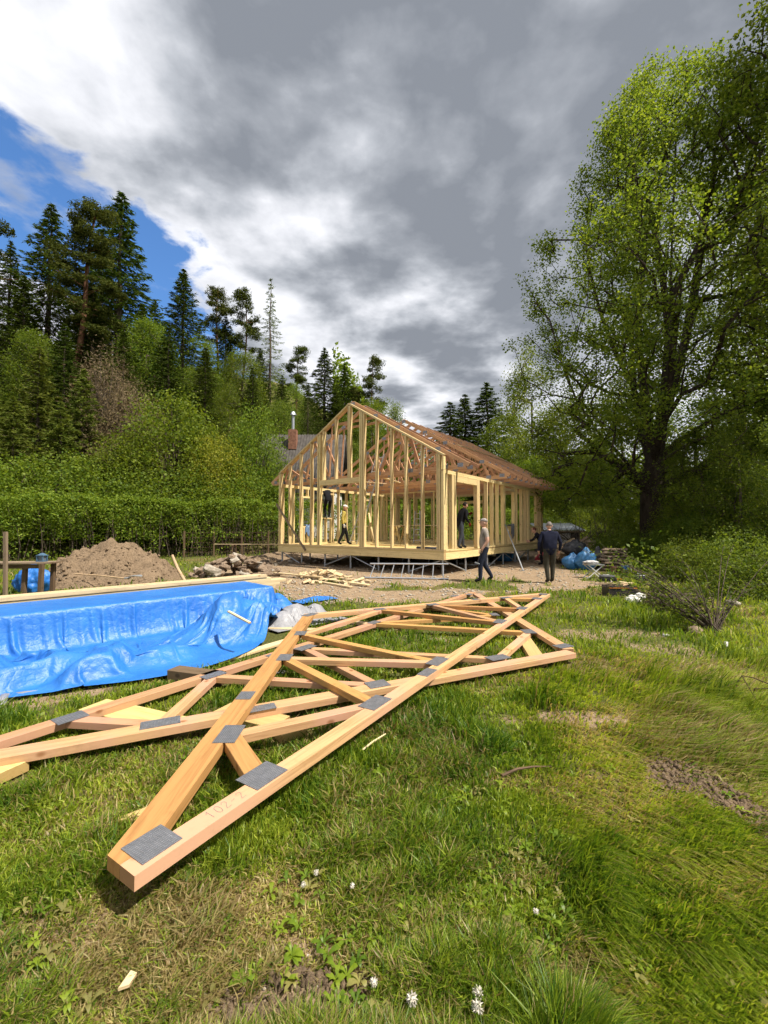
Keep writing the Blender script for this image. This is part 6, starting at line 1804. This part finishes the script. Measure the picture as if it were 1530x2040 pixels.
def arching_bush():
    rg = np.random.default_rng(77); wd = Wood(); Cs = []; b = at(1425, 1262)
    for i in range(58):
        a = rg.normal(math.pi * .93, .6) if rg.random() < .4 else rg.uniform(-.2, 3.4); L = rg.uniform(.8, 2.2); s = np.linspace(0, 1, 7)
        P = np.stack([math.cos(a) * L * .8 * s + .05 * rg.normal(), math.sin(a) * L * .35 * s + .25 * s * L, L * (rg.uniform(.55, 1.0) * s - .34 * s ** 2.4)], 1)
        wd.path(P, np.linspace(.011, .002, 7), 4)
        for k in range(26):
            u = rg.uniform(.3, 1); c = np.array([np.interp(u, s, P[:, j]) for j in range(3)]); Cs.append(c + rg.normal(0, .05, 3))
            if k % 4 == 0:
                e = c + rg.normal(0, .12, 3); wd.seg(c, e, .003, .001, 3); Cs += [e, (c + e) / 2]
    C = np.array(Cs); V, F = leaves(C, .045, rg, .6, .3); t = thing('arching_bush', 'thin twiggy bush with arching stems and small leaves before the log', 'bush', b)
    M = Matrix.Translation(b); o = obj('stems', wd.mesh('stems'), MT['greybark'], t, M); o = obj('foliage', np_mesh('foliage', V, F), MT['dark_leaf'], t, M)


arching_bush()


# clipped hedge
def hedge():
    rg = np.random.default_rng(5); Ln = 44.0; n = 86000
    s = rg.uniform(-9, Ln - 9, n); side = rg.choice(3, n, p=(.52, .36, .12)); u = rg.uniform(0, 1, n)
    top = 2.8 + .5 * (fbm(s, s * 0, .45, 3) - .5) + .35 * (fbm(s, s * 0, 1.7, 4) - .5) + (rg.random(n) < .06) * np.abs(rg.normal(0, .22, n))
    z = np.where(side == 1, top + rg.normal(0, .07, n), top * u ** .8); d = np.where(side == 1, rg.uniform(-.65, .65, n), np.where(side == 0, -.65, .65) + rg.normal(0, .09, n))
    d = d + (fbm(s, z, 1.1, 6, 3) - .5) * .95; z = z + (side == 1) * (fbm(s, d, 1.3, 16) - .5) * .3
    bare = sm(s, 8.5, 11.5) * sm(s, 19, 15) * (z < 1.9) * .85 + (z < .9) * .55 + sm(fbm(s, z, 1.5, 9, 3), .46, .36) * .8
    keep = rg.random(n) > bare
    s, d, z = s[keep], d[keep], z[keep]
    X = HEDGE_A[0] + HEDGE_D[0] * s - HEDGE_N[0] * -d; Y = HEDGE_A[1] + HEDGE_D[1] * s + HEDGE_N[1] * d; C = np.stack([X, Y, z + .05], 1)
    V, F = leaves(C, .105, rg, .62, .25)
    t = thing('hedge', 'long clipped green hedge across the back of the plot', 'hedge', (HEDGE_A[0], HEDGE_A[1], 0))
    obj('foliage', np_mesh('foliage', V, F), MT['hedge'], t)
    wd = Wood()
    for i in range(520):
        s0 = rg.uniform(-9, Ln - 9); d0 = rg.normal(0, .3); p = np.array([HEDGE_A[0] + HEDGE_D[0] * s0 + HEDGE_N[0] * d0, HEDGE_A[1] + HEDGE_D[1] * s0 + HEDGE_N[1] * d0, -.05]); q = p + np.array([rg.normal(0, .3), rg.normal(0, .3), rg.uniform(1.6, 2.8)])
        wd.path([p, (p + q) / 2 + rg.normal(0, .1, 3), q], [.022, .016, .006], 4)
    obj('stems', wd.mesh('stems'), MT['greybark'], t)


hedge()


# woodland floor cover on the slope and far behind: one mass of foliage
def undergrowth():
    rg = np.random.default_rng(9); n = 70000
    x = rg.uniform(-60, 8, n); hd = rg.uniform(1.2, 34, n); y = HEDGE_A[1] + (hd - (x - HEDGE_A[0]) * HEDGE_N[0]) / HEDGE_N[1]
    k = (y > 15) & (np.abs(x) < y * 1.25 + 4) & (fbm(x, y, .35, 3) > .36) & ~((x > -10.5) & (x < -2.5) & (y > 29) & (y < 37))
    x, y = x[k], y[k]; C = np.stack([x, y, gz(x, y) + np.abs(rg.normal(0, 1.1, len(x)))], 1)
    n2 = 16000; Y2 = rg.uniform(12, 60, n2); X2 = Y2 * rg.uniform(.62, 1.5, n2) - 1; k = (fbm(X2, Y2, .3, 8) > .4) & ~((X2 < 13) & (Y2 > 16) & (Y2 < 28)) ; X2, Y2 = X2[k], Y2[k]
    C2 = np.stack([X2, Y2, gz(X2, Y2) + np.abs(rg.normal(0, .45, len(X2)))], 1)
    V, F = leaves(C, .26, rg, .7, .4); V2, F2 = leaves(np.repeat(C2, 3, 0) + rg.normal(0, .25, (3 * len(C2), 3)) * (1, 1, .5), .12, rg, .7, .4); F2 = F2 + len(V); V = np.concatenate([V, V2]); F = np.concatenate([F, F2])
    o = obj('undergrowth', np_mesh('undergrowth', V, F), MT['dark_leaf']); o['kind'] = 'stuff'; o['label'] = 'dense leafy undergrowth on the wooded slope and below the trees'
    # far wood closing the horizon
    n3 = 60000; a = rg.uniform(-.12, 1.3, n3); r = rg.uniform(64, 90, n3); X = np.sin(a) * r; Y = np.cos(a) * r; ht = 7 + 9 * fbm(a * 14, r * .12, 1., 4) + 4 * (fbm(a * 60, r * .3, 1., 6) - .5)
    C = np.stack([X, Y, gz(X, Y) + ht * rg.uniform(0, 1, n3) ** .8 - 1], 1); V, F = leaves(C, .7, rg, .5, .3)
    o = obj('distant_wood', np_mesh('distant_wood', V, F), MT['dark_leaf']); o['kind'] = 'stuff'; o['label'] = 'distant mixed wood closing the horizon'


undergrowth()


# ------------------------------------------------------------------ lawn
def lawn():
    rg = np.random.default_rng(2); n = 560000
    # density falls with distance so that the sward stays closed everywhere
    u = rg.uniform(0, 1, n); v = rg.uniform(0, 1, n)
    ypx = 1068 + (2330 - 1068) * v ** .92; Yd = CAMH * FPX / (ypx - 1050); X = (rg.uniform(-330, 1860, n) - CXP) / FPX * Yd; Y = Yd
    k = Y < 40; X, Y = X[k], Y[k]
    s, d, mu = masks(X, Y)
    gaps = sm(fbm(X, Y, 5.5, 91, 3), .48, .34) * .6
    keep = rg.random(len(X)) > np.clip(np.maximum(np.maximum(s * 1.12, gaps), .45 * d ** 2), 0, .985)
    keep &= ~in_poly(X, Y, TARP_POLY)
    hs = (X - HC.x) * HU.x + (Y - HC.y) * HU.y; ht = (X - HC.x) * HD.x + (Y - HC.y) * HD.y
    keep &= ~((hs > -.3) & (hs < HW + .3) & (ht > -.2) & (ht < HL + .2))
    keep &= np.hypot((X + 8.05) / 2.0, (Y - 12.6) / 1.95) > 1.02
    keep &= np.hypot((X + 4.75) / 1.5, (Y - 13.7) / .8) > 1
    hd = (X - HEDGE_A[0]) * HEDGE_N[0] + (Y - HEDGE_A[1]) * HEDGE_N[1]; keep &= (hd < .4) | (X > 8)
    X, Y, s, d = X[keep], Y[keep], s[keep], d[keep]
    foot = np.zeros(len(X)); near = np.full(len(X), 9.); cap = np.full(len(X), 9.)
    for a, b, w, c_ in FOOT:
        ds = seg_dist(X, Y, (a.x, a.y), (b.x, b.y)) - w; near = np.where(ds < 0, np.where(c_ > 0, near, -1), np.minimum(near, ds + (.03 if c_ > 0 else 0))); cap = np.where(ds < .03, np.minimum(cap, max(c_, .03)), cap)
    k = near > .0; cap = cap[k]; X, Y, s, d, near = X[k], Y[k], s[k], d[k], near[k]
    n = len(X); print('grass blades', n)
    # sward: clumps and mown stretches; long combed grass on the right foreground
    cl_ = fbm(X, Y, 2.2, 51, 4); big = fbm(X, Y, .5, 52, 3)
    comb = sm(X - .28 * Y, -.15, .7) * sm(Y, 6.5, 3.5)
    Hh = .045 + .12 * sm(cl_, .40, .72) + .035 * big
    Hh = Hh * (1 + .12 * comb) * (1 - .55 * d * (1 - comb)) * (1 - .55 * s) + .012
    tall = sm(fbm(X, Y, 3.2, 56, 2), .58, .74); Hh = Hh * (.85 + .55 * tall)
    Hh = np.where(near < .5, np.minimum(Hh, .085 + .18 * near), Hh) * rg.uniform(.55, 1.3, n)
    Hh *= np.interp(Y, [0, 8, 20], [1, 1, 1.25]); Hh = np.minimum(Hh, cap)
    ang = rg.uniform(0, 2 * math.pi, n); fl = fbm(X, Y, .8, 71, 3) * 2.6
    cx_, cy_ = np.cos(-.75 + fl - 1.3), np.sin(-.75 + fl - 1.3)
    mixw = .25 + .68 * comb
    lx = np.cos(ang) * (1 - mixw) + cx_ * mixw; ly = np.sin(ang) * (1 - mixw) + cy_ * mixw; ll = np.hypot(lx, ly) + 1e-6; lx /= ll; ly /= ll
    lean = rg.uniform(.15, 1.05, n) * (1 + .55 * comb) + .5 * d
    wv = (.0026 + .0011 * np.maximum(Y - 1.2, 0)) * rg.uniform(.7, 1.35, n); wv = np.minimum(wv, .02)
    pa = rg.uniform(0, 2 * math.pi, n); wx, wy = np.cos(pa) * wv, np.sin(pa) * wv
    Z = gz(X, Y) - .006
    out_h = Hh / np.sqrt(1 + .35 * lean ** 2); ox = lx * Hh * lean * .75; oy = ly * Hh * lean * .75
    B = np.stack([X, Y, Z], 1); Wd = np.stack([wx, wy, wx * 0], 1)
    mid = B + np.stack([ox * .32, oy * .32, out_h * .58], 1); tip = B + np.stack([ox, oy, out_h * np.clip(1.0 - .22 * lean, .25, 1)], 1)
    V = np.stack([B - Wd, B + Wd, mid + Wd * .8, mid - Wd * .8, tip], 1).reshape(-1, 3)
    i = np.arange(n) * 5; Q = np.stack([i, i + 1, i + 2, i + 3], 1); T = np.stack([i + 3, i + 2, i + 4], 1)
    tint = np.clip(rg.normal(.45, .25, n) - .18 * tall + .9 * (big - .5) + comb * (.16 + .5 * (fbm(X, Y, 3, 81) - .5)) + .25 * (cl_ < .4), 0, 1); dr = (rg.random(n) < np.clip(d * .8 + .02 + .05 * comb, 0, .95)) * rg.uniform(.6, 1, n)
    me = np_mesh('lawn_grass', V, [Q, T], False, {'tint': np.repeat(tint, 5), 'dry': np.repeat(dr, 5)})
    o = obj('lawn_grass', me, MT['grass']); o['kind'] = 'stuff'; o['label'] = 'rough spring grass of the lawn with dry patches'


lawn()


def weeds():
    rg = np.random.default_rng(6); V = []; F = []; ti = []; dr = []; nv = 0; n = 0
    while n < 300:
        px_, py_ = rg.uniform(-40, 1560), rg.uniform(1420, 2080); c = at(px_, py_)
        den = .25 + .75 * sm(math.hypot((px_ - 830) / 330, (py_ - 1880) / 200), 1.3, .5)
        if rg.random() > den: continue
        if any(float(seg_dist(np.array([c.x]), np.array([c.y]), (a.x, a.y), (b.x, b.y))[0]) < w + .05 for a, b, w, c_ in FOOT): continue
        n += 1; z = float(gz(c.x, c.y)); k = rg.integers(4, 9); a0 = rg.uniform(0, 6.28); tn = rg.uniform(.15, .6); dd = .55 * (rg.random() < .25)
        for i in range(k):
            a = a0 + 6.283 * i / k + rg.normal(0, .2); L = rg.uniform(.018, .05); w = L * rg.uniform(.14, .26); e = np.array([math.cos(a), math.sin(a)]); q = np.array([-e[1], e[0]]); h = rg.uniform(.01, .03)
            pr = [(0, .3, .005), (.4, .8, h), (.75, 1., h * 1.1), (1., .05, h * .6)]
            for f, ww, zz in pr:
                for sg in (-1, 1): V.append((c.x + e[0] * L * f + q[0] * sg * w * ww, c.y + e[1] * L * f + q[1] * sg * w * ww, z + zz + .012)); ti.append(tn + rg.uniform(-.1, .1)); dr.append(dd)
            for j in range(3): F.append((nv + 2 * j, nv + 2 * j + 1, nv + 2 * j + 3, nv + 2 * j + 2))
            nv += 8
    o = obj('weed_leaves', np_mesh('weed_leaves', np.array(V), np.array(F), True, {'tint': np.clip(ti, 0, 1), 'dry': dr}), MT['grass']); o['kind'] = 'stuff'; o['label'] = 'broad low weed leaves among the grass'
    # pebbles and clods on the bare soil
    m = 9000; y_ = 1075 + 150 * rg.uniform(0, 1, m) ** .8; Yd = CAMH * FPX / (y_ - 1050); X = (rg.uniform(350, 1250, m) - CXP) / FPX * Yd; s, d, mu = masks(X, Yd); k = rg.random(m) < (s > .5) * (.35 + .65 * (fbm(X, Yd, .9, 13) > .5)); X, Yd = X[k], Yd[k]
    e = 1500; y2 = rg.uniform(1400, 2060, e); Y2 = CAMH * FPX / (y2 - 1050); X2 = (rg.uniform(0, 1530, e) - CXP) / FPX * Y2; s2, _, _ = masks(X2, Y2); k = s2 > .55; X2, Y2 = X2[k], Y2[k]
    X = np.concatenate([X, X2]); Y = np.concatenate([Yd, Y2]); r = np.concatenate([np.minimum(.012 + .03 * rg.random(len(Yd)) ** 3, .06) * 1.2, .003 + .008 * rg.random(len(Y2)) ** 2])
    o8 = np.array([(1, 0, 0), (0, 1, 0), (-1, 0, 0), (0, -1, 0), (0, 0, 1), (0, 0, -1)], float); nn = len(X)
    Vp = np.stack([X, Y, gz(X, Y) + r * .25], 1)[:, None] + o8[None] * r[:, None, None] * rg.uniform(.6, 1.3, (nn, 6, 1)) * np.array([1.1, .9, .65]); f8 = np.array([(0, 1, 4), (1, 2, 4), (2, 3, 4), (3, 0, 4), (1, 0, 5), (2, 1, 5), (3, 2, 5), (0, 3, 5)])
    o = obj('gravel', np_mesh('gravel', Vp.reshape(-1, 3), (np.arange(nn)[:, None, None] * 6 + f8[None]).reshape(-1, 3)), MT['stone_pale']); o['kind'] = 'stuff'; o['label'] = 'pebbles and soil clods on the bare ground'


weeds()


def track_clods():
    rg = np.random.default_rng(16); n = 1500; f = rg.uniform(-.1, 1.1, n); a, b = MUD_TRACK; X = a.x + (b.x - a.x) * f + rg.normal(0, .10, n); Y = a.y + (b.y - a.y) * f + rg.normal(0, .12, n)
    y2 = rg.uniform(1880, 2060, n); Y2 = CAMH * FPX / (y2 - 1050); X2 = (rg.uniform(430, 900, n) - CXP) / FPX * Y2; s2, _, _ = masks(X2, Y2); k = s2 > .5; X = np.concatenate([X, X2[k]]); Y = np.concatenate([Y, Y2[k]]); n = len(X)
    s, _, _ = masks(X, Y); k = s > .4; X, Y = X[k], Y[k]; n = len(X); r = .004 + .022 * rg.random(n) ** 3
    o8 = np.array([(1, 0, 0), (0, 1, 0), (-1, 0, 0), (0, -1, 0), (0, 0, 1), (0, 0, -1)], float); f8 = np.array([(0, 1, 4), (1, 2, 4), (2, 3, 4), (3, 0, 4), (1, 0, 5), (2, 1, 5), (3, 2, 5), (0, 3, 5)])
    V = np.stack([X, Y, gz(X, Y) + r * .2], 1)[:, None] + o8[None] * r[:, None, None] * rg.uniform(.5, 1.4, (n, 6, 1))
    o = obj('soil_clods', np_mesh('soil_clods', V.reshape(-1, 3), (np.arange(n)[:, None, None] * 6 + f8[None]).reshape(-1, 3)), MT['soil']); o['kind'] = 'stuff'; o['label'] = 'crumbled dark soil clods on the bare patches in the lawn'


track_clods()
# dandelion seed heads
FLUFF = mat_plain('dandelion_fluff', (.62, .58, .50), .95, .1, .2)
for k, (x, y, r, lb) in enumerate(((952, 1978, .017, 'upper of two dandelion seed heads at the bottom centre right'), (951, 2006, .019, 'lower of two dandelion seed heads at the bottom centre right'), (745, 1957, .013, 'dandelion head alone at the bottom centre'),
                                   (821, 1990, .018, 'dandelion head right of the lone one at the bottom'), (604, 1762, .011, 'leftmost dandelion head below the base of the near heel'), (702, 1764, .011, 'dandelion head right of the leftmost one'),
                                   (630, 1738, .011, 'dandelion head above the leftmost one'), (1068, 1815, .011, 'dandelion head on a bent stalk at the lower right'))):
    c = at(x, y, .07); c.z = .07; g_ = at(x, y + 12, 0); t = thing('dandelion', lb, 'dandelion', (g_.x, g_.y, 0))
    tubeobj('stalk', [(g_.x, g_.y, 0), (c.x * .6 + g_.x * .4, c.y * .6 + g_.y * .4, .05), c], .0022, MT['dark_leaf'], t, 5)
    rg = np.random.default_rng(k); d_ = rg.normal(size=(90, 3)); d_ /= np.linalg.norm(d_, axis=1, keepdims=True); V, F = leaves(np.array(c)[None] + d_ * r * .6, r * 1.0, rg, .35, 0, .3, d_)
    m = MB(); m.blob(c, (r * .62, r * .62, r * .6), 9, 7, .1, seed=k); n0 = len(m.v); m.v += [tuple(v) for v in V]; m.f += [tuple(int(i) + n0 for i in f) for f in F]; m.m += [0] * len(F)
    m.build('seed_head', FLUFF, t)
